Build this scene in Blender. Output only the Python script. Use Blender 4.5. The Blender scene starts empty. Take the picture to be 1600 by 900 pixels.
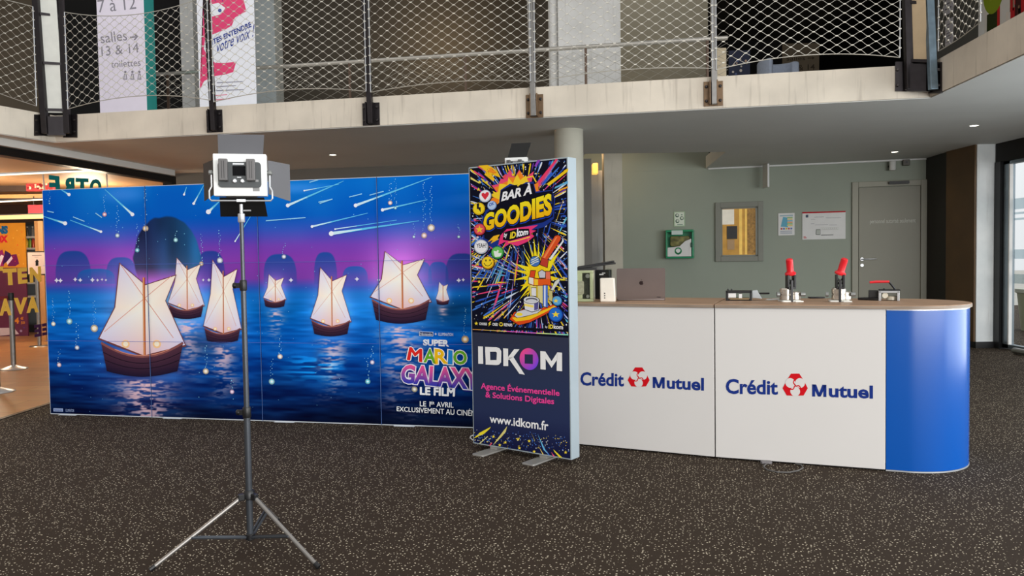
import bpy, math, random
import numpy as np
from mathutils import Vector, Matrix
random.seed(7)
S = bpy.context.scene
COL = S.collection

# ------------------------------------------------------------------ camera
FPX, PITCH, ROLL, CAMH = 1228.6, -0.0376, -0.0148, 1.378
_fw = Vector((0, math.cos(PITCH), math.sin(PITCH)))
_r = Vector((1, 0, 0)); _u = _r.cross(_fw)
_r2 = math.cos(ROLL)*_r + math.sin(ROLL)*_u
_u2 = -math.sin(ROLL)*_r + math.cos(ROLL)*_u
CAM = Vector((0, 0, CAMH))
cd = bpy.data.cameras.new('camera'); cam = bpy.data.objects.new('camera', cd); COL.objects.link(cam)
cd.sensor_width = 36; cd.lens = FPX/1600*36; cd.clip_start = 0.05; cd.clip_end = 200
m = Matrix((_r2, _u2, -_fw)).transposed().to_4x4(); m.translation = CAM
cam.matrix_world = m
S.camera = cam

# ------------------------------------------------------------------ light
S.view_settings.view_transform = 'Standard'
S.view_settings.look = 'None'
S.view_settings.gamma = 1
S.view_settings.use_curve_mapping = False
S.view_settings.exposure = 0.52
W = bpy.data.worlds.new('sky'); S.world = W; W.use_nodes = True
wn = W.node_tree; wn.nodes.clear()
tc = wn.nodes.new('ShaderNodeTexCoord'); sx = wn.nodes.new('ShaderNodeSeparateXYZ')
rx = wn.nodes.new('ShaderNodeValToRGB'); rz = wn.nodes.new('ShaderNodeValToRGB')
mx = wn.nodes.new('ShaderNodeMix'); mx.data_type = 'RGBA'; mx.blend_type = 'MULTIPLY'; mx.inputs[0].default_value = 1
mp = wn.nodes.new('ShaderNodeMapRange'); mp.inputs[1].default_value = -1; mp.inputs[2].default_value = 1
mpz = wn.nodes.new('ShaderNodeMapRange'); mpz.inputs[1].default_value = -1; mpz.inputs[2].default_value = 1
bg = wn.nodes.new('ShaderNodeBackground'); wo = wn.nodes.new('ShaderNodeOutputWorld')
wn.links.new(tc.outputs['Generated'], sx.inputs[0])
wn.links.new(sx.outputs[0], mp.inputs[0]); wn.links.new(mp.outputs[0], rx.inputs[0])
wn.links.new(sx.outputs[2], mpz.inputs[0]); wn.links.new(mpz.outputs[0], rz.inputs[0])
wn.links.new(rx.outputs[0], mx.inputs[6]); wn.links.new(rz.outputs[0], mx.inputs[7])
wn.links.new(mx.outputs[2], bg.inputs[0]); wn.links.new(bg.outputs[0], wo.inputs[0])
rx.color_ramp.elements[0].position = 0.1; rx.color_ramp.elements[0].color = (0.64, 0.62, 0.60, 1)
rx.color_ramp.elements[1].position = 0.95; rx.color_ramp.elements[1].color = (1.16, 1.24, 1.30, 1)
_e = rx.color_ramp.elements.new(0.55); _e.color = (0.80, 0.82, 0.83, 1)
rz.color_ramp.elements[0].position = 0.4; rz.color_ramp.elements[0].color = (0.55, 0.55, 0.55, 1)
rz.color_ramp.elements[1].position = 0.8; rz.color_ramp.elements[1].color = (1.0, 0.98, 0.95, 1)
bg.inputs[1].default_value = 0.85

def area(name, loc, target, sx_, sy_, power, col):
    l = bpy.data.lights.new(name, 'AREA'); l.shape = 'RECTANGLE'; l.size = sx_; l.size_y = sy_
    l.energy = power; l.color = col
    o = bpy.data.objects.new(name, l); COL.objects.link(o); o.location = loc
    o.rotation_euler = (Vector(target)-Vector(loc)).to_track_quat('-Z', 'Y').to_euler()
    return o
# added fill for daylight from behind the camera, tilted up to brighten the soffit
area('daylight_fill_front', (7.0, -5.5, 2.2), (0.2, 9, 2.6), 13, 4.2, 1020, (1.0, 0.985, 0.97))
# added fill for the right glazing's daylight; also gives the blue panel its highlight
area('daylight_fill_right', (6.82, 4.4, 1.35), (0.0, 5.0, 2.6), 4.6, 2.4, 120, (0.88, 0.96, 1.0))

# ------------------------------------------------------------------ helpers: pixels of the photograph to places
def ray(px, py): return _fw + (px-800)/FPX*_r2 - (py-450)/FPX*_u2
def atY(px, py, Y):
    d = ray(px, py); return CAM + d*(Y/d.y)
def atZ(px, py, z):
    d = ray(px, py); return CAM + d*((z-CAMH)/d.z)
def onpl(px, py, p0, n):
    d = ray(px, py); p0 = Vector(p0); n = Vector(n)
    return CAM + d*((p0-CAM).dot(n)/d.dot(n))

# ------------------------------------------------------------------ helpers: materials
def lin(c):
    out = []
    for v in c[:3]:
        v = v/255.0
        out.append(v/12.92 if v <= 0.04045 else ((v+0.055)/1.055)**2.4)
    return tuple(out)
MATS = {}
def mat(name, rgb, rough=0.5, metal=0.0, var=0.06, vscale=8.0, bump=0.0, spec=0.5, stretch=None, emit=0.0, coat=0.0):
    if name in MATS: return MATS[name]
    M = bpy.data.materials.new(name); M.use_nodes = True; nt = M.node_tree
    b = nt.nodes['Principled BSDF']
    c = lin(rgb)
    t = nt.nodes.new('ShaderNodeTexCoord'); n = nt.nodes.new('ShaderNodeTexNoise')
    n.inputs['Scale'].default_value = vscale; n.inputs['Detail'].default_value = 5
    if stretch:
        mpn = nt.nodes.new('ShaderNodeMapping'); mpn.inputs['Scale'].default_value = stretch
        nt.links.new(t.outputs['Object'], mpn.inputs[0]); nt.links.new(mpn.outputs[0], n.inputs['Vector'])
    else:
        nt.links.new(t.outputs['Object'], n.inputs['Vector'])
    r = nt.nodes.new('ShaderNodeValToRGB')
    r.color_ramp.elements[0].position = 0.3; r.color_ramp.elements[1].position = 0.7
    r.color_ramp.elements[0].color = tuple(max(0, v*(1-var)) for v in c)+(1,)
    r.color_ramp.elements[1].color = tuple(min(1, v*(1+var)) for v in c)+(1,)
    nt.links.new(n.outputs[0], r.inputs[0]); nt.links.new(r.outputs[0], b.inputs['Base Color'])
    b.inputs['Roughness'].default_value = rough; b.inputs['Metallic'].default_value = metal
    b.inputs['Specular IOR Level'].default_value = spec
    b.inputs['Coat Weight'].default_value = coat
    if bump:
        bp = nt.nodes.new('ShaderNodeBump'); bp.inputs['Strength'].default_value = bump; bp.inputs['Distance'].default_value = 0.01
        nt.links.new(n.outputs[0], bp.inputs['Height']); nt.links.new(bp.outputs[0], b.inputs['Normal'])
    if emit:
        nt.links.new(r.outputs[0], b.inputs['Emission Color']); b.inputs['Emission Strength'].default_value = emit
    MATS[name] = M
    return M

def print_mat(name, rough=0.45, spec=0.3):
    M = bpy.data.materials.new(name); M.use_nodes = True; nt = M.node_tree
    b = nt.nodes['Principled BSDF']; a = nt.nodes.new('ShaderNodeVertexColor'); a.layer_name = 'Col'
    nt.links.new(a.outputs['Color'], b.inputs['Base Color'])
    b.inputs['Roughness'].default_value = rough; b.inputs['Specular IOR Level'].default_value = spec
    return M
PRINT = print_mat('printed_ink', 0.5, 0.1)
PRINTM = print_mat('printed_fabric', 0.65, 0.05)

# carpet: dark brown pile with pale flecks
def carpet_mat(base, fleck, name):
    M = bpy.data.materials.new(name); M.use_nodes = True; nt = M.node_tree; b = nt.nodes['Principled BSDF']
    t = nt.nodes.new('ShaderNodeTexCoord')
    nz = nt.nodes.new('ShaderNodeTexNoise'); nz.inputs['Scale'].default_value = 30; nz.inputs['Detail'].default_value = 2
    add = nt.nodes.new('ShaderNodeMix'); add.data_type = 'VECTOR'; add.inputs[0].default_value = 0.008
    nt.links.new(t.outputs['Object'], nz.inputs['Vector'])
    nt.links.new(t.outputs['Object'], add.inputs[4]); nt.links.new(nz.outputs['Color'], add.inputs[5])
    v = nt.nodes.new('ShaderNodeTexVoronoi'); v.inputs['Scale'].default_value = 64; v.inputs['Randomness'].default_value = 0.78
    mpn = nt.nodes.new('ShaderNodeMapping'); mpn.inputs['Scale'].default_value = (0.85, 1.0, 1); mpn.inputs['Rotation'].default_value = (0, 0, 0.2)
    nt.links.new(add.outputs[1], mpn.inputs[0]); nt.links.new(mpn.outputs[0], v.inputs['Vector'])
    # every fleck its own size, some cells none
    sep = nt.nodes.new('ShaderNodeSeparateColor'); nt.links.new(v.outputs['Color'], sep.inputs[0])
    mr = nt.nodes.new('ShaderNodeMapRange'); mr.inputs[1].default_value = 0; mr.inputs[2].default_value = 1; mr.inputs[3].default_value = 0.15; mr.inputs[4].default_value = 0.28
    nt.links.new(sep.outputs[0], mr.inputs[0])
    dv = nt.nodes.new('ShaderNodeMath'); dv.operation = 'DIVIDE'
    nt.links.new(v.outputs['Distance'], dv.inputs[0]); nt.links.new(mr.outputs[0], dv.inputs[1])
    r = nt.nodes.new('ShaderNodeValToRGB'); r.color_ramp.elements[0].position = 0.72; r.color_ramp.elements[1].position = 0.95
    r.color_ramp.elements[0].color = (1, 1, 1, 1); r.color_ramp.elements[1].color = (0, 0, 0, 1)
    nt.links.new(dv.outputs[0], r.inputs[0])
    n2 = nt.nodes.new('ShaderNodeTexNoise'); n2.inputs['Scale'].default_value = 320; n2.inputs['Detail'].default_value = 2
    nt.links.new(t.outputs['Object'], n2.inputs['Vector'])
    rb = nt.nodes.new('ShaderNodeValToRGB')
    rb.color_ramp.elements[0].position = 0.3; rb.color_ramp.elements[1].position = 0.7
    rb.color_ramp.elements[0].color = tuple(x*0.6 for x in lin(base))+(1,); rb.color_ramp.elements[1].color = tuple(x*1.5 for x in lin(base))+(1,)
    nt.links.new(n2.outputs[0], rb.inputs[0])
    mxx = nt.nodes.new('ShaderNodeMix'); mxx.data_type = 'RGBA'
    nt.links.new(r.outputs[0], mxx.inputs[0]); nt.links.new(rb.outputs[0], mxx.inputs[6]); mxx.inputs[7].default_value = lin(fleck)+(1,)
    nt.links.new(mxx.outputs[2], b.inputs['Base Color'])
    b.inputs['Roughness'].default_value = 0.92; b.inputs['Specular IOR Level'].default_value = 0.15
    bp = nt.nodes.new('ShaderNodeBump'); bp.inputs['Strength'].default_value = 0.3; bp.inputs['Distance'].default_value = 0.004
    nt.links.new(n2.outputs[0], bp.inputs['Height']); nt.links.new(bp.outputs[0], b.inputs['Normal'])
    return M

def wood_floor_mat():
    M = bpy.data.materials.new('wood_floor_tiles'); M.use_nodes = True; nt = M.node_tree; b = nt.nodes['Principled BSDF']
    t = nt.nodes.new('ShaderNodeTexCoord')
    br = nt.nodes.new('ShaderNodeTexBrick'); br.inputs['Scale'].default_value = 1.0
    br.inputs['Brick Width'].default_value = 0.9; br.inputs['Row Height'].default_value = 0.32; br.inputs['Mortar Size'].default_value = 0.004
    br.inputs['Color1'].default_value = lin((196, 146, 98))+(1,); br.inputs['Color2'].default_value = lin((176, 124, 80))+(1,); br.inputs['Mortar'].default_value = lin((120, 84, 54))+(1,)
    nt.links.new(t.outputs['Object'], br.inputs['Vector'])
    n = nt.nodes.new('ShaderNodeTexNoise'); n.inputs['Scale'].default_value = 4; n.inputs['Detail'].default_value = 6
    mpn = nt.nodes.new('ShaderNodeMapping'); mpn.inputs['Scale'].default_value = (1, 9, 1)
    nt.links.new(t.outputs['Object'], mpn.inputs[0]); nt.links.new(mpn.outputs[0], n.inputs['Vector'])
    mxx = nt.nodes.new('ShaderNodeMix'); mxx.data_type = 'RGBA'; mxx.blend_type = 'MULTIPLY'; mxx.inputs[0].default_value = 0.5
    nt.links.new(br.outputs[0], mxx.inputs[6]); nt.links.new(n.outputs['Color'], mxx.inputs[7])
    nt.links.new(mxx.outputs[2], b.inputs['Base Color']); b.inputs['Roughness'].default_value = 0.35
    return M

def concrete_mat(name, rgb, streak=0.25):
    M = bpy.data.materials.new(name); M.use_nodes = True; nt = M.node_tree; b = nt.nodes['Principled BSDF']
    t = nt.nodes.new('ShaderNodeTexCoord')
    n = nt.nodes.new('ShaderNodeTexNoise'); n.inputs['Scale'].default_value = 2.2; n.inputs['Detail'].default_value = 8
    nt.links.new(t.outputs['Object'], n.inputs['Vector'])
    mpn = nt.nodes.new('ShaderNodeMapping'); mpn.inputs['Scale'].default_value = (22, 22, 1.6)
    d = nt.nodes.new('ShaderNodeTexNoise'); d.inputs['Scale'].default_value = 1.0; d.inputs['Detail'].default_value = 4
    nt.links.new(t.outputs['Object'], mpn.inputs[0]); nt.links.new(mpn.outputs[0], d.inputs['Vector'])
    c = lin(rgb)
    r = nt.nodes.new('ShaderNodeValToRGB'); r.color_ramp.elements[0].position = 0.3; r.color_ramp.elements[1].position = 0.7
    r.color_ramp.elements[0].color = tuple(v*0.86 for v in c)+(1,); r.color_ramp.elements[1].color = tuple(min(1, v*1.1) for v in c)+(1,)
    nt.links.new(n.outputs[0], r.inputs[0])
    rd = nt.nodes.new('ShaderNodeValToRGB'); rd.color_ramp.elements[0].position = 0.28; rd.color_ramp.elements[1].position = 0.42
    rd.color_ramp.elements[0].color = (1-streak, 1-streak*1.05, 1-streak*1.1, 1); rd.color_ramp.elements[1].color = (1, 1, 1, 1)
    nt.links.new(d.outputs[0], rd.inputs[0])
    mxx = nt.nodes.new('ShaderNodeMix'); mxx.data_type = 'RGBA'; mxx.blend_type = 'MULTIPLY'; mxx.inputs[0].default_value = 1
    nt.links.new(r.outputs[0], mxx.inputs[6]); nt.links.new(rd.outputs[0], mxx.inputs[7])
    nt.links.new(mxx.outputs[2], b.inputs['Base Color']); b.inputs['Roughness'].default_value = 0.8
    bp = nt.nodes.new('ShaderNodeBump'); bp.inputs['Strength'].default_value = 0.15; bp.inputs['Distance'].default_value = 0.01
    nt.links.new(n.outputs[0], bp.inputs['Height']); nt.links.new(bp.outputs[0], b.inputs['Normal'])
    return M

def worktop_mat():
    return mat('worktop_oak', (166, 134, 108), 0.5, 0, 0.28, 3.0, 0.05, 0.3, stretch=(1.0, 14.0, 6.0))
def glass_mat(name, tint=(1, 1, 1), refl=0.06):
    M = bpy.data.materials.new(name); M.use_nodes = True; nt = M.node_tree; nt.nodes.clear()
    o = nt.nodes.new('ShaderNodeOutputMaterial'); mxs = nt.nodes.new('ShaderNodeMixShader'); mxs.inputs[0].default_value = refl
    tr = nt.nodes.new('ShaderNodeBsdfTransparent'); tr.inputs[0].default_value = tint+(1,)
    gl = nt.nodes.new('ShaderNodeBsdfGlossy'); gl.inputs[1].default_value = 0.03
    nt.links.new(tr.outputs[0], mxs.inputs[1]); nt.links.new(gl.outputs[0], mxs.inputs[2]); nt.links.new(mxs.outputs[0], o.inputs[0])
    return M
GLASS = glass_mat('clear_glass', refl=0.012); ACRYL = glass_mat('clear_acrylic', (0.9, 0.93, 0.88), 0.012)

# ------------------------------------------------------------------ helpers: meshes
class MB:
    def __init__(s): s.v = []; s.f = []
    def add(s, vs, fs):
        k = len(s.v); s.v += [tuple(v) for v in vs]; s.f += [tuple(i+k for i in f) for f in fs]; return s
    def box(s, c, d, R=None):
        x, y, z = (q/2 for q in d); c = Vector(c)
        vs = [Vector((a, b, e)) for a in (-x, x) for b in (-y, y) for e in (-z, z)]
        if R: vs = [R @ v for v in vs]
        return s.add([v+c for v in vs], [(0, 1, 3, 2), (4, 6, 7, 5), (0, 4, 5, 1), (2, 3, 7, 6), (0, 2, 6, 4), (1, 5, 7, 3)])
    def bb(s, a, b): return s.box([(p+q)/2 for p, q in zip(a, b)], [abs(q-p) for p, q in zip(a, b)])
    def prism(s, poly, z0, z1):
        n = len(poly)
        return s.add([(x, y, z0) for x, y in poly]+[(x, y, z1) for x, y in poly],
                     [tuple(reversed(range(n))), tuple(range(n, 2*n))]+[(i, (i+1) % n, n+(i+1) % n, n+i) for i in range(n)])
    def extr(s, poly3, vec):
        n = len(poly3); P3 = [Vector(p) for p in poly3]; vec = Vector(vec)
        return s.add(P3+[p+vec for p in P3], [tuple(reversed(range(n))), tuple(range(n, 2*n))]+[(i, (i+1) % n, n+(i+1) % n, n+i) for i in range(n)])
    def tube(s, path, r, n=8, cap=True):
        P3 = [Vector(p) for p in path]; rs = r if isinstance(r, (list, tuple)) else [r]*len(P3)
        k = len(s.v); prev = None
        for i, p in enumerate(P3):
            t = (P3[min(i+1, len(P3)-1)]-P3[max(i-1, 0)]).normalized()
            if prev is None:
                a = t.orthogonal().normalized()
            else:
                a = (prev-t*prev.dot(t))
                a = a.normalized() if a.length > 1e-6 else t.orthogonal().normalized()
            prev = a; b = t.cross(a)
            for j in range(n):
                w = 2*math.pi*j/n; s.v.append(tuple(p+rs[i]*(math.cos(w)*a+math.sin(w)*b)))
        for i in range(len(P3)-1):
            for j in range(n):
                s.f.append((k+i*n+j, k+i*n+(j+1) % n, k+(i+1)*n+(j+1) % n, k+(i+1)*n+j))
        if cap:
            s.f.append(tuple(k+j for j in reversed(range(n)))); s.f.append(tuple(k+(len(P3)-1)*n+j for j in range(n)))
        return s
    def cyl(s, p0, p1, r, r1=None, n=20): return s.tube([p0, p1], [r, r if r1 is None else r1], n)
    def lathe(s, prof, c=(0, 0, 0), n=24, R=None):
        k = len(s.v); c = Vector(c)
        for r, z in prof:
            for j in range(n):
                w = 2*math.pi*j/n; v = Vector((r*math.cos(w), r*math.sin(w), z))
                s.v.append(tuple((R @ v if R else v)+c))
        for i in range(len(prof)-1):
            for j in range(n):
                s.f.append((k+i*n+j, k+i*n+(j+1) % n, k+(i+1)*n+(j+1) % n, k+(i+1)*n+j))
        s.f.append(tuple(k+j for j in reversed(range(n)))); s.f.append(tuple(k+(len(prof)-1)*n+j for j in range(n)))
        return s
    def rbox(s, c, d, rad, axis='y', n=5):
        """box with rounded corners seen along axis"""
        w, h = {'y': (d[0], d[2]), 'z': (d[0], d[1]), 'x': (d[1], d[2])}[axis]; t = {'y': d[1], 'z': d[2], 'x': d[0]}[axis]
        pl = []
        for cx, cy, a0 in ((w/2-rad, h/2-rad, 0), (-w/2+rad, h/2-rad, 90), (-w/2+rad, -h/2+rad, 180), (w/2-rad, -h/2+rad, 270)):
            for i in range(n+1):
                a = math.radians(a0+90*i/n); pl.append((cx+rad*math.cos(a), cy+rad*math.sin(a)))
        c = Vector(c)
        f = {'y': lambda a, b, q: Vector((a, q, b)), 'z': lambda a, b, q: Vector((a, b, q)), 'x': lambda a, b, q: Vector((q, a, b))}[axis]
        return s.extr([c+f(a, b, -t/2) for a, b in pl], f(0, 0, t))

def make(name, mb, material, parent=None, bevel=0.0, smooth=True):
    me = bpy.data.meshes.new(name); me.from_pydata(mb.v, [], mb.f); me.update()
    import bmesh
    bm = bmesh.new(); bm.from_mesh(me); bmesh.ops.recalc_face_normals(bm, faces=bm.faces); bm.to_mesh(me); bm.free()
    if smooth:
        me.shade_smooth(); me.set_sharp_from_angle(angle=math.radians(32))
    me.materials.append(material)
    o = bpy.data.objects.new(name, me); COL.objects.link(o)
    if parent is not None: o.parent = parent
    if bevel:
        bv = o.modifiers.new('bevel', 'BEVEL'); bv.width = bevel; bv.segments = 2; bv.limit_method = 'ANGLE'
    return o
def tag(o, label, cat, group=None, kind=None):
    o['label'] = label; o['category'] = cat
    if group: o['group'] = group
    if kind: o['kind'] = kind
    return o
def struct(name, mb, material, parent=None, bevel=0.0, smooth=True):
    o = make(name, mb, material, parent, bevel, smooth)
    if parent is None: o['kind'] = 'structure'
    return o
def thing(name, label, cat, loc=(0, 0, 0), rz=0.0, group=None):
    o = bpy.data.objects.new(name, None); COL.objects.link(o); o.empty_display_size = 0.1
    o.location = loc; o.rotation_euler = (0, 0, rz)
    return tag(o, label, cat, group)
def dup(root, loc, rz, label, group=None):
    r = root.copy(); COL.objects.link(r); r.location = loc; r.rotation_euler = (0, 0, rz); r['label'] = label
    if group: r['group'] = group
    for ch in list(root.children):
        c = ch.copy(); COL.objects.link(c); c.parent = r
        for g in ch.children:
            d = g.copy(); COL.objects.link(d); d.parent = c
    return r

# ------------------------------------------------------------------ helpers: printed graphics (flat ink shapes on a board)
_TX = {}
def text_mesh(s, off=0.0, shear=0.0):
    key = (s, off, shear)
    if key in _TX: return _TX[key]
    if off and 'M' in s:          # thicken by overlapping shifted outlines: an offset outline of M folds over itself
        v0, f0 = text_mesh(s, 0.0, shear); v = []; f = []
        for i in range(9):
            k = len(v); a = math.pi*i/4; r = off if i < 8 else 0
            v += [(x+r*math.cos(a), y+r*math.sin(a)) for x, y in v0]; f += [tuple(q+k for q in t) for t in f0]
        _TX[key] = (v, f); return v, f
    cu = bpy.data.curves.new('lettering', 'FONT'); cu.body = s; cu.size = 1; cu.offset = off; cu.shear = shear; cu.resolution_u = 3
    o = bpy.data.objects.new('lettering', cu); COL.objects.link(o)
    bpy.context.view_layer.update()
    me = bpy.data.meshes.new_from_object(o.evaluated_get(bpy.context.evaluated_depsgraph_get()))
    v = [(q.co.x, q.co.y) for q in me.vertices]; f = [tuple(p.vertices) for p in me.polygons]
    bpy.data.objects.remove(o); bpy.data.curves.remove(cu); bpy.data.meshes.remove(me)
    _TX[key] = (v, f); return v, f
class Art:
    """shapes in photograph pixels (or metres) put on the plane p0 + u*ux + z; layer lifts the ink a fraction of a millimetre"""
    def __init__(s, p0, yaw, eps=0.00025, px=True):
        s.p0 = Vector(p0); s.ux = Vector((math.cos(yaw), math.sin(yaw), 0)); s.n = Vector((s.ux.y, -s.ux.x, 0)); s.eps = eps; s.px = px
        s.v = []; s.f = []; s.c = []; s.L = 0
    def uv(s, p):
        if not s.px: return p
        q = onpl(p[0], p[1], s.p0, s.n)-s.p0
        return (q.dot(s.ux), q.z)
    def raw(s, uvs, faces, cols, layer=None):   # cols: one colour, or one per point
        if layer is None: s.L += 1; layer = s.L
        k = len(s.v); s.v += [(a, -0.0008-layer*s.eps, b) for a, b in uvs]; s.f += [tuple(i+k for i in f) for f in faces]
        if isinstance(cols, tuple) and not isinstance(cols[0], (tuple, list)): cols = [lin(cols)]*len(uvs)
        else: cols = [lin(c) for c in cols]
        s.c += cols
    def poly(s, pts, col, layer=None):
        s.raw([s.uv(p) for p in pts], [tuple(range(len(pts)))], col, layer)
    def circ(s, p, r, col, layer=None, ry=None, n=28, rim=None):
        """r in pixels (px mode) or metres"""
        c = s.uv(p)
        if s.px:
            e = s.uv((p[0]+r, p[1])); rr = math.hypot(e[0]-c[0], e[1]-c[1]); k = s.uv((p[0], p[1]+(ry or r))); ryy = math.hypot(k[0]-c[0], k[1]-c[1])
        else: rr = r; ryy = ry or r
        s.raw([c]+[(c[0]+rr*math.cos(2*math.pi*i/n), c[1]+ryy*math.sin(2*math.pi*i/n)) for i in range(n)],
              [(0, i+1, (i+1) % n+1) for i in range(n)], col if rim is None else [col]+[rim]*n, layer)
    def line(s, pts, w, col, layer=None, w1=None):
        q = [Vector(p) for p in pts]; L = []; R = []
        for i, p in enumerate(q):
            t = (q[min(i+1, len(q)-1)]-q[max(i-1, 0)]).normalized(); nn = Vector((-t.y, t.x))
            ww = (w+(w1-w)*i/max(1, len(q)-1) if w1 is not None else w)/2
            L.append(p+nn*ww); R.append(p-nn*ww)
        n = len(q); s.raw([s.uv(p) for p in L+R], [(i, i+1, n+i+1, n+i) for i in range(n-1)], col, layer)
    def star(s, p, r, col, layer=None, k=5, inner=0.42, rot=-90, sy=1.0):
        s.poly([(p[0]+(r if i % 2 == 0 else r*inner)*math.cos(math.radians(rot+180*i/k)), p[1]+sy*(r if i % 2 == 0 else r*inner)*math.sin(math.radians(rot+180*i/k))) for i in range(2*k)], col, layer)
    def text(s, t, quad, col, off=0.0, shear=0.0, layer=None, box=None, top=None, flip=False):
        """quad = BL, BR, TR, TL of the ink box; box = use another offset's ink box; top = colour at the top for a blend"""
        v, f = text_mesh(t, off, shear)
        bv = text_mesh(t, box, shear)[0] if box is not None else v
        x0 = min(a for a, b in bv); x1 = max(a for a, b in bv); y0 = min(b for a, b in bv); y1 = max(b for a, b in bv)
        q = [s.uv(p) for p in quad]; out = []; cc = []
        for a, b in v:
            u = (a-x0)/(x1-x0); w = (b-y0)/(y1-y0)
            if flip: u = 1-u
            out.append(tuple(q[0][i]*(1-u)*(1-w)+q[1][i]*u*(1-w)+q[2][i]*u*w+q[3][i]*(1-u)*w for i in (0, 1)))
            cc.append(tuple(col[i]*(1-w)+top[i]*w for i in range(3)) if top else col)
        if off and 'M' in t:
            if layer is None: s.L += 1; layer = s.L
            nv, nf = len(v)//9, len(f)//9
            for i in range(9):
                s.raw(out[i*nv:(i+1)*nv], f[:nf], cc[i*nv:(i+1)*nv], layer+i*0.11)
            return
        s.raw(out, f, cc, layer)
    def build(s, name, material, parent):
        me = bpy.data.meshes.new(name); me.from_pydata(s.v, [], s.f); me.update()
        ca = me.color_attributes.new('Col', 'FLOAT_COLOR', 'POINT')
        a = np.ones((len(s.v), 4), dtype=np.float32); a[:, :3] = np.array(s.c, dtype=np.float32); ca.data.foreach_set('color', a.ravel())
        me.materials.append(material)
        o = bpy.data.objects.new(name, me); COL.objects.link(o)
        if parent is not None: o.parent = parent
        return o
    def grid(s, u0, u1, v0, v1, nu, nv, fn):
        """a board-wide ground of ink; fn(u, v arrays) gives 0-255 colours"""
        U, V = np.meshgrid(np.linspace(u0, u1, nu), np.linspace(v0, v1, nv))
        C = fn(U.ravel(), V.ravel())
        k = len(s.v); s.v += [(a, -0.0008, b) for a, b in zip(U.ravel().tolist(), V.ravel().tolist())]
        s.f += [(k+j*nu+i, k+j*nu+i+1, k+(j+1)*nu+i+1, k+(j+1)*nu+i) for j in range(nv-1) for i in range(nu-1)]
        C = np.clip(C, 0, 255)/255; C = np.where(C <= 0.04045, C/12.92, ((C+0.055)/1.055)**2.4)
        s.c += C.tolist()

# ================================================================== the setting
ZC = 2.9                     # underside of the gallery
ZB = 3.225                   # top of its concrete edge beam
CONC = concrete_mat('concrete_pale', (222, 212, 196), 0.2)
CONC2 = concrete_mat('concrete_grey', (222, 222, 220), 0.18)
CEILP = mat('ceiling_paint', (226, 226, 222), 0.7, 0, 0.03, 1.2)
WALLP = mat('wall_paint_grey_green', (154, 162, 148), 0.6, 0, 0.05, 1.0)
DARKP = mat('wall_tone_black_brown', (34, 29, 25), 0.6, 0, 0.08, 2.0)
BLACKP = mat('wall_paint_black', (12, 10, 9), 0.8, 0, 0.08, 2.0)
BROWNSHADE = mat('pilaster_shade_brown', (92, 66, 34), 0.5, 0, 0.12, 3.0)
UPWALL = mat('gallery_wall_taupe', (78, 72, 62), 0.7, 0, 0.08, 0.8)
DARKM = mat('frame_black', (24, 24, 25), 0.4, 0.3, 0.05)
WHITE = mat('white_paint', (228, 228, 226), 0.5, 0, 0.03)
STEEL = mat('brushed_steel', (150, 148, 145), 0.35, 0.9, 0.08, 20)
SILVER = mat('silver_aluminium', (205, 207, 210), 0.32, 0.6, 0.04, 20)
DSTEEL = mat('dark_steel', (52, 48, 50), 0.35, 0.75, 0.15, 12)
BSTEEL = mat('bronze_steel', (120, 98, 76), 0.4, 0.7, 0.2, 12)
BLACKPL = mat('black_plastic', (22, 22, 24), 0.4, 0, 0.08, 10)
GREYPL = mat('grey_plastic', (92, 92, 95), 0.5, 0, 0.05, 10)

XW = -4.62
struct('floor', MB().bb((XW, -8, -0.1), (16, 20, 0)), carpet_mat((54, 44, 35), (228, 214, 190), 'carpet_flecked'))
struct('floor_shop', MB().bb((-20, -8, -0.1), (XW-0.012, 20, 0)), wood_floor_mat())
struct('trim_1', MB().bb((XW-0.03, -8, -0.002), (XW+0.02, 20, 0.006)), BLACKPL)

# gallery: edge beam, soffit, floor, roof
Lb = atZ(87, 222, ZC); Rb = atZ(1453, 152, ZC)
Lf = Lb + (atZ(0, 209, ZC)-Lb).normalized()*6.0
Rf = Rb + (atZ(1600, 84, ZC)-Rb).normalized()*6.5
def offs(pl, d):
    out = []
    for i, p in enumerate(pl):
        ds = []
        if i > 0: ds.append((pl[i]-pl[i-1]).normalized())
        if i < len(pl)-1: ds.append((pl[i+1]-pl[i]).normalized())
        ns = [Vector((-t.y, t.x, 0)) for t in ds]; nn = sum(ns, Vector()).normalized()
        out.append(p+nn*d/max(0.3, nn.dot(ns[0])))
    return out
edge = [Vector((p.x, p.y, 0)) for p in (Lf, Lb, Rb, Rf)]
inner = offs(edge, 0.26)
struct('trim_balcony_beam', MB().prism([(p.x, p.y) for p in edge]+[(p.x, p.y) for p in reversed(inner)], ZC+0.002, ZB), CONC, smooth=False)
def gallery(z0, z1, front):
    mb = MB()
    mb.prism([(-14, front[0].y), (front[0].x, front[0].y), (front[1].x, front[1].y), (front[2].x, front[2].y), (front[3].x, front[3].y), (7.2, front[3].y), (7.2, 11.6), (-14, 11.6)], z0, z1)
    mb.prism([(-14, 11.6), (1.10, 11.6), (1.10, 15.2), (-14, 15.2)], z0, z1)
    mb.prism([(3.17, 11.6), (7.2, 11.6), (7.2, 18.5), (3.45, 18.5), (3.42, 13.9)], z0, z1)
    return mb
struct('ceiling', gallery(ZC-0.006, ZC, offs(edge, 0.012)), CEILP, smooth=False)
struct('floor_gallery', gallery(ZC+0.001, ZC+0.2, offs(edge, 0.262)), CEILP, smooth=False)
struct('ceiling_gallery', gallery(6.3, 6.5, offs(edge, 0.9)), UPWALL, smooth=False)

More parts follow.
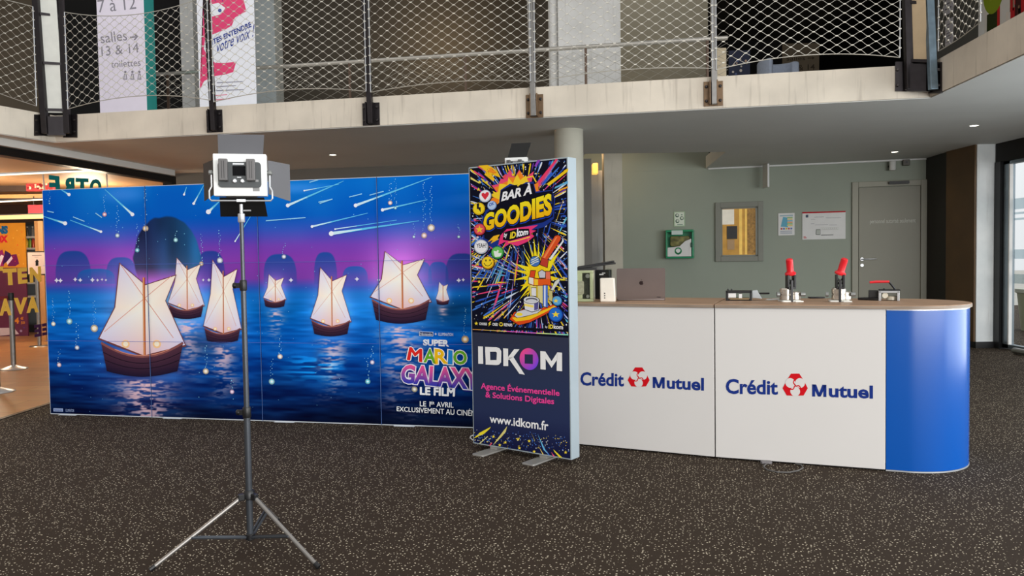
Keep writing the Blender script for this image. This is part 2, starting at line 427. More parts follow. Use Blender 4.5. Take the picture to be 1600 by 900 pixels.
def wallseg(name, a, b, z0, z1, material, t=0.1, parent=None):
    a = Vector((a[0], a[1], 0)); b = Vector((b[0], b[1], 0)); d = (b-a).normalized(); n = Vector((-d.y, d.x, 0))*t
    return struct(name, MB().prism([(a.x, a.y), (b.x, b.y), (b.x+n.x, b.y+n.y), (a.x+n.x, a.y+n.y)], z0, z1), material, parent, smooth=False)
# lower walls
BW0 = Vector((1.08, 14.46, 0)); BW1 = Vector((6.71, 12.75, 0)); BWm = BW0+(BW1-BW0)*((3.45-1.08)/(6.71-1.08))
bwn = Vector(((BW1-BW0).y, -(BW1-BW0).x, 0)).normalized()          # towards the room
BWY = math.atan2((BW1-BW0).y, (BW1-BW0).x)
wallseg('wall_back', BW0, BW1, 0, ZC-0.007, WALLP)
wallseg('wall_back_middle', BW0, BWm, ZC-0.006, 4.0, WALLP)
wallseg('wall_back_upper', BW0, BWm, 4.0, 6.3, mat('gallery_wall_beige', (150, 144, 126), 0.7, 0, 0.06, 0.8))
wallseg('wall_right', BW1, (6.62, 11.95), 0, ZC, DARKP)  # corner shade put into the wall's near-black colour
struct('wall_right_pilaster', MB().bb((6.62, 11.2, 0.09), (6.93, 11.95, ZC)), concrete_mat('concrete_cool', (240, 246, 248), 0.12), smooth=False)
struct('wall_right_shaded_side', MB().bb((6.595, 11.22, 0.09), (6.619, 11.95, ZC)), BROWNSHADE, smooth=False)  # left side of the concrete pilaster, its shade put into the brown
struct('baseboard_right', MB().bb((6.6, 11.17, 0), (6.93, 11.95, 0.09)), BLACKPL, smooth=False)
struct('wall_left_back', MB().prism([(-5.7, 13.35), (1.25, 12.2), (1.25, 12.32), (-5.7, 13.47)], 0, ZC), mat('wall_paint_grey', (112, 110, 104), 0.65, 0, 0.05, 1.0), smooth=False)
struct('wall_recess', MB().bb((1.13, 13.9, 0), (1.62, 14.0, ZC)), CONC2, smooth=False)
struct('wall_pilaster', MB().bb((1.545, 13.0, 0), (1.84, 13.3, 6.2)), concrete_mat('concrete_warm', (196, 190, 174), 0.15), smooth=False)
pc = atZ(890, 199, ZC)
struct('wall_round_pillar', MB().lathe([(0.172, 0), (0.172, ZC)], (pc.x, pc.y+0.17, 0), 48), concrete_mat('concrete_column', (186, 184, 170), 0.06))
# pale trim where soffit meets the back wall
t0 = BW0+(BW1-BW0)*0.42; 
struct('trim_2', MB().extr([t0+bwn*0.002+Vector((0, 0, ZC-0.03)), BW1+bwn*0.002+Vector((0, 0, ZC-0.03)), BW1+bwn*0.03+Vector((0, 0, ZC-0.03)), t0+bwn*0.03+Vector((0, 0, ZC-0.03))], (0, 0, 0.029)), WHITE)
# stair flight seen through the opening in the soffit
p = [Vector((3.0, 11.75, 2.93)), Vector((3.16, 11.75, 2.93)), Vector((3.36, 13.5, 4.0)), Vector((3.0, 13.5, 4.0))]
struct('trim_stair_underside', MB().extr(p, (0, 0, 0.12)), DARKP)

# gallery walls and pillars
UB = 14.6
struct('wall_gallery_back', MB().bb((-14, UB, 3.1), (1.08, UB+0.1, 6.3)), UPWALL, smooth=False)
struct('baseboard_gallery', MB().bb((-4.4, UB-0.12, 3.1), (1.08, UB-0.005, 4.2)), DARKP, smooth=False)
struct('wall_gallery_dark_back', MB().bb((3.44, 18.3, 3.1), (7.15, 18.4, 6.3)), BLACKP, smooth=False)
struct('wall_gallery_dark_right', MB().bb((7.05, 8.4, 3.1), (7.15, 18.3, 6.3)), BLACKP, smooth=False)
struct('wall_gallery_dark_left', MB().bb((3.44, 14.0, 3.1), (3.5, 18.3, 6.3)), BLACKP, smooth=False)
a = atY(105, 0, 12.5); b = atY(290, 0, 12.5)
struct('wall_gallery_left', MB().bb((-7.3, 12.5, 3.1), (b.x, 12.6, 6.3)), BLACKP, smooth=False)
struct('wall_gallery_far_left', MB().bb((-14, 12.3, 3.1), (-7.3, 12.4, 6.3)), mat('gallery_wall_brown', (92, 80, 64), 0.7, 0, 0.08, 0.8), smooth=False)
def pillar(name, x0, x1, Y, d, material):
    a = atY(x0, 120, Y); b = atY(x1, 120, Y)
    struct(name, MB().bb((a.x, Y, 3.1), (b.x, Y+d, 6.3)), material, smooth=False)
pillar('wall_pillar_wide', 873, 970, 11.05, 0.45, CONC2)
pillar('wall_pillar_left', 398, 431, 12.0, 0.4, concrete_mat('concrete_bluish', (160, 168, 170), 0.12))
pillar('wall_pillar_far_left', 284, 304, 11.8, 0.3, CONC2)
a = atY(866, 120, 11.1)
struct('wall_gallery_pipe', MB().cyl((a.x, a.y+0.1, 3.1), (a.x, a.y+0.1, 6.3), 0.07), CONC2)

# glazed right side: dark fascia, jamb, mullions, panes, sill
struct('wall_right_fascia', MB().bb((6.87, 1.5, 2.63), (7.1, 11.18, ZC)), BLACKP, smooth=False)
fr = mat('window_frame_grey', (128, 140, 148), 0.35, 0.7, 0.05)
struct('trim_right_jamb', MB().bb((6.86, 11.06, 0), (7.0, 11.19, 2.63)), BLACKPL, smooth=False)
FILM = glass_mat('frosted_film', (0.72, 0.78, 0.80), 0.04)
for k in range(5):
    y1 = 11.05-1.9*k; y0 = y1-1.9
    w = struct('window_%d' % (k+1), MB().bb((6.9, y1-0.14, 0.02), (6.98, y1, 2.63)).bb((6.9, y0, 0.02), (6.98, y0+0.05, 2.63)).bb((6.9, y0, 2.58), (6.98, y1, 2.63)).bb((6.9, y0, 0.02), (6.98, y1, 0.08)), fr, bevel=0.006, smooth=False)
    for zz, hh in ((0.93, 0.13), (1.27, 0.13), (1.80, 0.03), (1.88, 0.03), (1.95, 0.15)):
        make('film_stripe', MB().bb((6.947, y0+0.06, zz), (6.9475, y1-0.17, zz+hh)), FILM, w, smooth=False)
    make('white_bead', MB().bb((6.885, y1-0.165, 0.08), (6.93, y1-0.141, 2.58)), WHITE, w)
    make('pane', MB().bb((6.935, y0+0.05, 0.08), (6.945, y1-0.165, 2.58)), GLASS, w)
struct('trim_right_sill', MB().tube([(6.72, 4.0, 0.045), (6.72, 10.5, 0.045)], 0.04, 10).bb((6.70, 4.0, 0), (6.74, 10.4, 0.03)), STEEL)
# outside: paving, pale building with bands
struct('exterior_paving', MB().bb((7.2, -10, -0.3), (60, 60, -0.1)), mat('paving_pale', (190, 190, 184), 0.8, 0, 0.08, 2.0))
p = atY(1597, 520, 13.5)
tb = thing('planter_tub', 'beige green tub standing outside the glazed wall', 'tub', (p.x+0.35, 13.5, -0.1))
make('tub_body', MB().lathe([(0.30, 0), (0.38, 0.75)], n=28), mat('tub_beige', (176, 182, 150), 0.6), tb)
make('rim', MB().lathe([(0.37, 0.74), (0.41, 0.76), (0.41, 0.82), (0.36, 0.82)], n=28), mat('tub_rim', (200, 206, 190), 0.6), tb)

# ------------------------------------------------------------------ staff door, hatch window on the back wall
def onwall(px, py, d=0.0):
    return onpl(px, py, BW0+bwn*d, bwn)
def wallthing(name, label, cat, px, py, d=0.0, group=None):
    p = onwall(px, py, d); return thing(name, label, cat, p, BWY, group), p
def wl(root_p, px, py, d=0.0):
    q = onwall(px, py, d)-root_p; return (q.dot((BW1-BW0).normalized()), q.z)
# local frame on wall things: x along wall to the right, -y towards the room, z up
dp = onwall(1331, 285); dr = bpy.data.objects.new('door_1', None); COL.objects.link(dr); dr.location = (dp.x, dp.y, 0); dr.rotation_euler = (0, 0, BWY); dr['kind'] = 'structure'
DG = mat('door_paint', (138, 136, 120), 0.45, 0, 0.04, 1.0); DGF = mat('door_frame_paint', (156, 154, 138), 0.45, 0, 0.04, 1.0)
o0 = Vector((dp.x, dp.y, 0)); wdir = (BW1-BW0).normalized()
def dl(px, py):
    q = onwall(px, py)-o0; return q.dot(wdir), q.z
zt = dl(1331, 285)[1]; xl = 0.0; xi = dl(1341, 295)[0]; zi = dl(1341, 293)[1]; xr = xi+0.93
make('door_frame', MB().bb((0, -0.04, 0), (xi, -0.001, zt)).bb((xi, -0.04, zi), (xr, -0.001, zt)).bb((xr, -0.04, 0), (xr+xi, -0.001, zt)), DGF, dr, bevel=0.006, smooth=False)
make('door_leaf', MB().bb((xi+0.006, -0.03, 0.01), (xr-0.006, -0.001, zi-0.008)), DG, dr, bevel=0.003, smooth=False)
hx, hz = dl(1346.5, 405)
make('door_handle', MB().cyl((hx, -0.03, hz), (hx, -0.045, hz), 0.027).tube([(hx, -0.04, hz), (hx, -0.085, hz), (hx+0.03, -0.09, hz), (hx+0.21, -0.09, hz+0.004)], 0.011, 10), SILVER, dr)
hx2, hz2 = dl(1346.5, 414.5)
make('lock_rose', MB().cyl((hx2, -0.03, hz2), (hx2, -0.042, hz2), 0.026).cyl((hx2, -0.042, hz2), (hx2, -0.046, hz2), 0.012), SILVER, dr)
make('door_closer', MB().rbox((xi+0.6, -0.07, zi+0.05), (0.3, 0.06, 0.05), 0.012), DARKM, dr)
A = Art((0, 0, 0), 0, px=False)
x0, z0 = dl(1359, 348.5); x1, z1 = dl(1430, 345.5)
A.text('personnel autorisé seulement', [(x0, z0-0.03), (x1, z0-0.03), (x1, z0+0.06), (x0, z0+0.06)], (206, 206, 196), 0.01)
o = A.build('door_lettering', PRINT, dr); o.location = (0, -0.0305, 0)

wp = onwall(1118, 409); wr = bpy.data.objects.new('window_6', None); COL.objects.link(wr); wr.location = wp; wr.rotation_euler = (0, 0, BWY); wr['kind'] = 'structure'
w_, h_ = wl(wp, 1193, 409)[0], wl(wp, 1118, 317)[1]
f = 0.09
FR = mat('hatch_frame_grey', (136, 138, 128), 0.5, 0, 0.03)
make('window_frame', MB().bb((0, -0.05, 0), (f, -0.001, h_)).bb((w_-f, -0.05, 0), (w_, -0.001, h_)).bb((f, -0.05, 0), (w_-f, -0.001, f)).bb((f, -0.05, h_-f), (w_-f, -0.001, h_)), FR, wr, bevel=0.006, smooth=False)
make('inner_frame', MB().bb((f, -0.03, f), (f+0.03, -0.002, h_-f)).bb((w_-f-0.04, -0.03, f), (w_-f, -0.002, h_-f)).bb((f, -0.03, f), (w_-f, -0.002, f+0.025)).bb((f, -0.03, h_-f-0.025), (w_-f, -0.002, h_-f)), FR, wr, smooth=False)
# what the lit office behind the hatch shows: a shallow plywood niche with boards
niche = MB().bb((f+0.03, -0.006, f+0.025), (w_-f-0.04, -0.003, h_-f-0.025))
make('back_board', niche, mat('plywood_lit', (172, 128, 50), 0.6, 0, 0.2, 6, emit=0.3), wr, smooth=False)
make('wood_stud', MB().bb((w_*0.50, -0.014, f+0.03), (w_*0.56, -0.007, h_-f-0.03)).bb((w_*0.62, -0.014, f+0.03), (w_*0.66, -0.007, h_-f-0.03)), mat('stud_pale', (214, 176, 84), 0.6, 0, 0.1, 8, emit=0.35), wr, smooth=False)
make('slatted_board', MB().bb((w_*0.67, -0.012, f+0.04), (w_-f-0.045, -0.007, h_-f-0.03)), mat('slats_brown', (140, 104, 46), 0.6, 0, 0.4, 24, emit=0.25), wr, smooth=False)
make('equipment', MB().bb((w_*0.24, -0.02, h_*0.38), (w_*0.46, -0.008, h_*0.6)), BLACKPL, wr, bevel=0.004, smooth=False)
make('pale_box', MB().bb((w_*0.25, -0.022, h_*0.2), (w_*0.4, -0.008, h_*0.37)), mat('box_tan', (196, 160, 116), 0.6), wr, bevel=0.003, smooth=False)
make('pane', MB().bb((f+0.03, -0.028, f+0.025), (w_-f-0.04, -0.025, h_-f-0.025)), GLASS, wr)
nt_ = thing('paper_note', 'white paper sheet taped inside the hatch window', 'paper', onwall(1128.5, 351, 0.03), BWY)
q = wl(wp, 1147, 327)
make('sheet', MB().bb((0, -0.002, 0), (q[0]-wl(wp, 1128.5, 351)[0], 0, q[1]-wl(wp, 1128.5, 351)[1])), mat('note_backlit', (226, 220, 204), 0.6, emit=0.2), nt_, smooth=False)

# ------------------------------------------------------------------ left: glazed shop front
G0 = Vector((-6.20, 9.2, 0)); G1 = Vector((-5.62, 12.9, 0)); gd = (G1-G0).normalized(); gn = Vector((gd.y, -gd.x, 0))
GY = math.atan2(gd.y, gd.x)
struct('trim_shop_header', MB().prism([((G0-gd*1.5)+gn*0.1)[:2], (G1+gn*0.1)[:2], (G1-gn*0.06)[:2], ((G0-gd*1.5)-gn*0.06)[:2]], 2.70, 2.80), DARKM, smooth=False)
struct('trim_shop_cornice', MB().prism([((G0-gd*1.5)+gn*0.16)[:2], (G1+gn*0.16)[:2], (G1-gn*0.06)[:2], ((G0-gd*1.5)-gn*0.06)[:2]], 2.805, ZC-0.001), CEILP, smooth=False)
struct('trim_shop_end_post', MB().prism([(G1+gn*0.1)[:2], (G1+gd*0.12+gn*0.1)[:2], (G1+gd*0.12-gn*0.06)[:2], (G1-gn*0.06)[:2]], 0, 2.8), DARKM, smooth=False)
for k in range(3):
    a = G0-gd*1.5+gd*1.73*k; b = a+gd*1.71
    struct('window_%d' % (7+k), MB().prism([(a+gn*0.006)[:2], (b+gn*0.006)[:2], (b-gn*0.006)[:2], (a-gn*0.006)[:2]], 0.01, 2.70), GLASS, smooth=False)
struct('ceiling_shop', MB().prism([(-16, 6), ((G0-gd*2)-gn*0.1)[:2], (G1-gn*0.1)[:2], (-5.8, 19.5), (-16, 19.5)], 2.82, 2.895), mat('shop_ceiling_tan', (176, 138, 100), 0.6, 0, 0.1, 0.8), smooth=False)
struct('wall_shop_back', MB().bb((-16, 18.6, 0), (-5.6, 18.7, 2.82)), mat('shop_wall_brown', (70, 44, 28), 0.6, 0, 0.1, 1.0), smooth=False)
struct('wall_shop_side', MB().bb((-5.72, 13.5, 0), (-5.62, 18.6, 2.82)), mat('shop_wall_tan', (120, 86, 54), 0.6, 0, 0.1, 1.0), smooth=False)

# ================================================================== movie display wall
KX, KY, KYAW = -4.2814, 7.2253, -0.2176
PW, PH = 1.0883, 2.062
dw = thing('display_wall', 'large four-panel printed display wall showing sailing boats on a night sea', 'display wall', (KX, KY, 0), KYAW)
edgeM = mat('panel_edge_white', (206, 212, 220), 0.5)
for k in range(4):
    make('panel', MB().bb((k*PW+0.002, 0.001, 0.012), ((k+1)*PW-0.002, 0.03, PH)), mat('panel_core_blue', (18, 40, 90), 0.6), dw, smooth=False)
make('back_frame', MB().bb((0, 0.031, 0.02), (4*PW, 0.06, 0.06)).bb((0, 0.031, PH-0.05), (4*PW, 0.06, PH-0.01)).bb((0, 0.031, 0.02), (0.04, 0.3, PH-0.01)).bb((PW*2-0.02, 0.031, 0.02), (PW*2+0.02, 0.3, PH-0.01)).bb((PW*4-0.04, 0.031, 0.02), (PW*4, 0.3, PH-0.01)), SILVER, dw, smooth=False)
make('bottom_rail', MB().bb((0, -0.004, 0.004), (4*PW, 0.034, 0.011)), edgeM, dw, smooth=False)
make('edge_strip', MB().bb((-0.004, -0.001, 0.004), (-0.0005, 0.03, PH)).bb((0, -0.001, PH+0.0005), (4*PW, 0.03, PH+0.005)), edgeM, dw, smooth=False)
for k in (0, 1, 2, 3):
    make('foot', MB().bb((k*PW+0.1, -0.02, 0), (k*PW+0.28, 0.05, 0.0035)), edgeM, dw, smooth=False)
A = Art((KX, KY, 0), KYAW, eps=0.00012)
uvp = A.uv
rng = np.random.default_rng(3)
def vnoise(u, v, sc, seed):
    r = np.random.default_rng(seed); T = r.random((64, 64))
    x = u*sc[0]; y = v*sc[1]; xi = np.floor(x).astype(int); yi = np.floor(y).astype(int); fx = x-xi; fy = y-yi
    fx = fx*fx*(3-2*fx); fy = fy*fy*(3-2*fy); g = lambda a, b: T[a % 64, b % 64]
    return (g(xi, yi)*(1-fx)+g(xi+1, yi)*fx)*(1-fy)+(g(xi, yi+1)*(1-fx)+g(xi+1, yi+1)*fx)*fy
BOATS = [  # hull centre px, hull centre py, hull length px, sail top py
    (224, 566, 128, 410), (292, 489, 54, 402), (349, 526, 56, 405), (430, 475, 34, 428), (518, 515, 60, 417), (627, 490, 90, 392), (692, 473, 20, 440)]
def ground(u, v):
    C = np.zeros((len(u), 3)); w = v/PH
    stops = [(0.0, (2, 20, 64)), (0.10, (0, 36, 100)), (0.22, (0, 62, 146)), (0.34, (0, 88, 184)), (0.47, (0, 112, 208)), (0.535, (14, 108, 198)), (0.56, (40, 84, 184)), (0.60, (124, 60, 168)), (0.68, (136, 62, 178)), (0.735, (118, 66, 184)), (0.80, (52, 82, 192)), (0.86, (0, 92, 196)), (1.0, (0, 108, 206))]
    ws = [a for a, b in stops]
    for i in range(3): C[:, i] = np.interp(w, ws, [b[i] for a, b in stops])
    # cloudy blotches in the sky
    sky = np.clip((w-0.66)/0.1, 0, 1)
    n = vnoise(u, v, (1.6, 2.0), 5)*0.6+vnoise(u, v, (4, 5), 6)*0.4
    C += (sky*(n-0.45)*60)[:, None]*np.array([0.45, 0.7, 0.4])
    pk = vnoise(u, v, (1.2, 6), 9)
    C += (np.clip(pk-0.62, 0, 1)*np.clip((w-0.86)/0.1, 0, 1)*260)[:, None]*np.array([1, 0.5, 0.5])
    # soft islands along the horizon
    for (px, rx, top, base, col) in ((115, 28, 392, 440, (14, 70, 150)), (190, 24, 402, 440, (20, 76, 160)), (150, 30, 420, 440, (10, 96, 176)), (330, 22, 392, 440, (22, 64, 150)), (438, 26, 397, 440, (14, 80, 160)), (509, 18, 394, 440, (16, 78, 160)), (555, 20, 416, 440, (20, 92, 180)), (655, 20, 408, 440, (18, 84, 170)), (685, 16, 409, 440, (22, 82, 170)), (722, 26, 396, 440, (16, 62, 140))):
        c = uvp((px, base)); t = uvp((px, top)); e = uvp((px+rx, base)); hh = t[1]-c[1]; ww = abs(e[0]-c[0])
        d = np.abs((u-c[0])/ww)**3+np.abs((v-c[1])/hh)**3*(v > c[1])+(v < c[1]-0.02)*9
        a = np.clip((1.06-d)/0.12, 0, 1)*0.85; fade = np.clip((v-c[1])/hh, 0, 1)
        a = a*(0.35+0.65*fade); C = C*(1-a[:, None])+np.array(col)*a[:, None]
    # the big round rock
    c = uvp((261, 404)); e = uvp((315, 404)); R = e[0]-c[0]
    d = np.hypot(u-c[0], (v-c[1])*0.9); d = d+0.02*(vnoise(u, v, (14, 14), 13)-0.5); a = np.clip((R-d)/0.014, 0, 1)*np.clip((v-c[1]+0.20)/0.12, 0, 1)
    lit = np.clip((u-c[0])/R*0.6+0.35, 0, 1); rk = 0.75+0.6*vnoise(u, v, (9, 4), 12)
    rock = np.stack([(16+14*lit)*rk, (30+66*lit)*rk, (66+84*lit)*rk], 1)
    C = C*(1-a[:, None])+rock*a[:, None]
    # water ripples
    sea = np.clip((0.53-w)/0.05, 0, 1)
    n = vnoise(u, v, (3, 26), 21)*0.55+vnoise(u, v, (7, 55), 22)*0.45
    C += (sea*(n-0.5)*95)[:, None]*np.array([0.25, 0.75, 1.0])
    dk = vnoise(u, v, (1.3, 3.0), 23); C *= (1-sea*np.clip(dk-0.5, 0, 1)*0.9)[:, None]
    low = np.clip((0.16-w)/0.16, 0, 1)*np.clip((u-1.9)/1.2, 0, 1); C = C*(1-0.72*low[:, None])+np.array([4, 8, 26])*0.72*low[:, None]
    # lantern light around the boats and its trail on the water
    for bx, by, L, top in BOATS:
        c = uvp((bx, by-L*0.45)); r = abs(uvp((bx+L*0.55, by))[0]-uvp((bx, by))[0])
        g = np.exp(-(((u-c[0])/r)**2+((v-c[1])/(r*1.3))**2)*1.3); C += g[:, None]*np.array([150, 104, 116])
        b0 = uvp((bx, by+L*0.2)); tr = np.exp(-(((u-b0[0]-0.12*(b0[1]-v)*np.sin(v*23))/(r*0.55))**2))*np.clip((b0[1]-v)/0.03, 0, 1)*np.clip(1-(b0[1]-v)/(r*3.2), 0, 1)
        sp = np.clip((vnoise(u, v, (12, 70), int(bx))*0.6+vnoise(u, v, (30, 120), int(bx)+1)*0.4-0.42)*5, 0, 1)
        k = (tr*sp)[:, None]; C = C*(1-k)+np.array([250, 204, 210])*k
    for px, py, r, col in ((610, 625, 40, (40, 70, 150)),):
        pass
    # a pale cyan glitter patch
    c = uvp((490, 575)); g = np.exp(-(((u-c[0])/0.25)**2+((v-c[1])/0.1)**2))*np.clip((vnoise(u, v, (8, 60), 40)-0.45)*5, 0, 1); C += g[:, None]*np.array([20, 110, 130])
    return C
A.grid(0, 4*PW, 0.012, PH, 760, 360, ground)
A.L = 2
def glow(p, r, core, rim_mul=1.0):
    A.circ(p, r*0.5, core); A.circ(p, r*0.28, (255, 255, 255))
# shooting lights
for (x0, y0, x1, y1, w) in ((95, 296, 108, 304, 6), (164, 296, 207, 335, 7), (68, 338, 102, 349, 7.5), (110, 344, 158, 362, 5), (320, 287, 303, 318, 5), (346, 312, 326, 331, 9), (292, 292, 288, 304, 4),
                         (537, 283, 450, 321, 7), (675, 277, 556, 321, 7), (668, 312, 598, 328, 6), (655, 345, 518, 365, 9), (575, 333, 488, 354, 5), (620, 344, 524, 358, 3), (530, 288, 476, 298, 3), (400, 325, 368, 377, 3)):
    A.line([(x0, y0), (x1*0.55+x0*0.45, y1*0.55+y0*0.45), (x1, y1)], 0.8, (96, 196, 240), w1=w*0.55)
    A.line([(x0*0.35+x1*0.65, y0*0.35+y1*0.65), (x1, y1)], 0.6, (206, 236, 250), w1=w*0.6)
    A.circ((x1, y1), w*0.42, (240, 244, 255))
for (x0, y0, x1, y1) in ((115, 339, 133, 346), (150, 333, 160, 340), (416, 345, 478, 340), (498, 316, 517, 312), (578, 305, 600, 299), (484, 285, 498, 281), (546, 308, 566, 303), (500, 318, 520, 311), (75, 330, 85, 332)):
    A.line([(x0, y0), (x1, y1)], 1.4, (150, 214, 244))
# hanging strings of sparkles
for (x, y0, y1, bead, r) in ((78, 295, 318, (120, 200, 240), 1), (164, 305, 335, (255, 190, 210), 3), (184, 322, 368, (200, 230, 255), 3), (228, 290, 357, (255, 226, 190), 4), (215, 350, 391, (120, 220, 250), 3), (275, 360, 375, (160, 240, 255), 3),
                          (344, 360, 407, (230, 240, 255), 4), (315, 365, 412, (250, 220, 180), 3), (444, 380, 401, (220, 230, 255), 3), (610, 285, 317, (255, 220, 220), 3), (663, 285, 368, (255, 214, 214), 4), (674, 290, 356, (255, 236, 220), 5), (647, 350, 370, (180, 220, 255), 2), (717, 350, 370, (180, 240, 255), 2), (618, 280, 325, (140, 230, 255), 2),
                          (84, 465, 506, (255, 255, 240), 3), (109, 455, 502, (170, 240, 255), 4), (148, 470, 513, (255, 240, 210), 5), (121, 505, 543, (220, 230, 255), 3), (93, 545, 570, (255, 220, 240), 3), (322, 540, 580, (250, 230, 200), 4), (363, 590, 612, (240, 200, 240), 3), (438, 525, 557, (255, 240, 230), 3.5), (425, 560, 596, (170, 240, 255), 4), (582, 545, 566, (230, 220, 255), 3), (575, 560, 596, (120, 230, 255), 3.5), (727, 480, 530, (250, 214, 160), 5), (648, 590, 608, (230, 220, 190), 4)):
    for j in range(int((y1-y0)/3)):
        yy = y0+j*3+random.random()*2; A.circ((x+random.uniform(-2.2, 2.2), yy), random.uniform(0.35, 0.85), (150, 216, 246), layer=30, n=6)
    A.circ((x, y1), r*1.15, tuple(int(c*0.55+40) for c in bead), layer=31, n=16); A.circ((x, y1), r*0.75, bead, layer=32, n=14); A.circ((x, y1), r*0.4, (255, 255, 255), layer=33, n=10)
for j in range(150):
    A.circ((random.uniform(72, 732), random.uniform(300, 645)), random.uniform(0.3, 0.7), (120, 196, 236), layer=30, n=6)
for x in (89, 95, 118, 126, 145, 153, 160, 166, 318, 327, 455, 558, 592, 717, 724):
    A.star((x, 438+random.uniform(-2, 1)), random.uniform(2, 4), (226, 226, 246), layer=31, k=4, inner=0.5)
A.L = 40
# sailing boats: plain hulls with bright angular sails
def lerp(a, b, t): return (a[0]+(b[0]-a[0])*t, a[1]+(b[1]-a[1])*t)
CR = (255, 238, 224); WM = (255, 252, 240); EDGE = (240, 196, 196); LAV = (222, 218, 246)
def sail(pts, cols, rib):
    A.poly([p for p in pts], (120, 66, 66)); 
    cx = sum(p[0] for p in pts)/len(pts); cy = sum(p[1] for p in pts)/len(pts)
    q = [lerp(p, (cx, cy), 0.035) for p in pts]
    A.raw([A.uv((cx, cy))]+[A.uv(p) for p in q], [(0, i+1, (i+1) % len(q)+1) for i in range(len(q))], [WM]+cols)
def boat(bx, by, L, top, lean=0.0, detail=True):
    h = L*0.30; x0 = bx-L/2; x1 = bx+L/2; H = by-top; mx_ = bx+L*0.02
    st = top+H*0.06
    # main sail: a tall kite, and a fore sail beside it
    sail([(mx_-L*0.30, top), (mx_+L*0.02, top+H*0.22), (mx_+L*0.40, top+H*0.12), (mx_+L*0.27, top+H*0.38), (mx_+L*0.52, by-h*0.66), (mx_, by-h*0.22), (mx_-L*0.56, by-h*0.95), (mx_-L*0.36, top+H*0.45)],
         [LAV, CR, CR, CR, LAV, EDGE, LAV, CR], 0)
    if detail:
        A.line([(mx_-L*0.29, top+2), (mx_+L*0.36, by-h*1.0)], max(0.5, L*0.008), (222, 150, 130)); A.line([(mx_+L*0.33, top+H*0.14), (mx_-L*0.48, by-h*1.25)], max(0.5, L*0.008), (226, 164, 146))
    A.line([(mx_, top+H*0.15), (mx_+L*0.01, by-h*0.3)], max(1.0, L*0.03), (176, 84, 52)); A.line([(mx_-L*0.005, top+H*0.15), (mx_+L*0.005, by-h*0.3)], max(0.4, L*0.012), (236, 166, 110))
    # hull with rim, planks
    n = 12; topc = [(x0+L*t, by-h*0.42-h*0.38*(2*t-1)**2+h*0.18*math.sin(math.pi*t)) for t in [i/n for i in range(n+1)]]
    bot = [(x0+L*(0.07+0.86*t), by+h*0.16+h*0.42*math.sin(math.pi*(0.15+0.7*t))) for t in [i/n for i in range(n+1)]]
    A.raw([A.uv(p) for p in topc+bot], [(i, i+1, n+2+i, n+1+i) for i in range(n)], [(84, 50, 66)]*(n+1)+[(30, 22, 48)]*(n+1))
    A.line(topc, max(0.8, L*0.028), (140, 84, 84)); 
    if detail:
        for t in (0.33, 0.6):
            A.line([lerp(a, b, t) for a, b in zip(topc, bot)], max(0.4, L*0.008), (26, 18, 34))
        A.line([(a, b-L*0.012) for a, b in topc[2:-2]], max(0.4, L*0.01), (214, 140, 116))
    # lanterns on board
    for t in (0.3, 0.68): A.circ((x0+L*t, by-h*0.75), L*0.05, (255, 206, 150)); A.circ((x0+L*t, by-h*0.75), L*0.03, (255, 244, 220))
for i, (bx, by, L, top) in enumerate(sorted(BOATS, key=lambda b: b[1])):
    boat(bx, by, L, top, detail=L > 25)
# lettering
yel = (252, 196, 24)
def q4(tl, tr, br, bl): return [bl, br, tr, tl]
def C4(pts, ox=400, oy=450, k=0.25): return [(ox+x*k, oy+y*k) for x, y in pts]
A.L = 200
A.text('SUPER', C4([(1050, 357), (1212, 365), (1212, 322), (1050, 318)]), (236, 240, 246), 0.05)
for ch, col, qd in (('M', (226, 44, 40), [(948, 447), (1046, 462), (1046, 378), (965, 366)]), ('A', (104, 176, 40), [(1052, 462), (1130, 470), (1118, 378), (1070, 374)]), ('R', yel, [(1122, 474), (1206, 470), (1200, 386), (1122, 376)]),
                    ('I', (34, 140, 216), [(1204, 474), (1234, 476), (1234, 388), (1208, 384)]), ('O', (108, 180, 40), [(1238, 474), (1324, 478), (1322, 390), (1240, 386)])):
    A.text(ch, C4(qd), (250, 250, 250), 0.07, box=0.03, layer=200); A.text(ch, C4(qd), col, 0.03, layer=203)
gq = C4([(906, 590), (1408, 640), (1400, 502), (922, 474)])
A.text('GALAXY', [(x+1.5, y+2.5) for x, y in gq], (36, 40, 128), 0.08, box=0.05, layer=200); A.text('GALAXY', gq, (240, 236, 250), 0.085, box=0.05, layer=202); A.text('GALAXY', gq, (44, 60, 180), 0.04, top=(250, 90, 150), layer=204)
A.text('LE FILM', C4([(1030, 664), (1248, 676), (1250, 622), (1030, 615)]), (244, 246, 250), 0.045)
A.text('LE 1', C4([(1030, 736), (1096, 738), (1096, 706), (1030, 704)]), (240, 242, 246), 0.015)
A.text('ER', C4([(1098, 724), (1122, 725), (1122, 708), (1098, 707)]), (240, 242, 246), 0.015)
A.text('AVRIL', C4([(1134, 740), (1240, 745), (1240, 712), (1134, 708)]), (240, 242, 246), 0.015)
A.text('EXCLUSIVEMENT AU CINÉMA', C4([(886, 766), (1408, 800), (1408, 754), (886, 729)]), (240, 242, 246), 0.012)
A.poly(C4([(1026, 270), (1114, 273), (1114, 300), (1026, 297)]), (214, 222, 236)); A.poly(C4([(1029, 273), (1111, 276), (1111, 297), (1029, 294)]), (26, 46, 96))
A.text('Nintendo', C4([(1034, 292), (1106, 294), (1106, 280), (1034, 278)]), (230, 236, 246), 0.01)
A.text('+', C4([(1122, 292), (1136, 293), (1136, 279), (1122, 278)]), (230, 236, 246), 0.02); A.text('ILLUMINATION', C4([(1146, 296), (1238, 299), (1238, 280), (1146, 277)]), (214, 222, 236), 0.01)
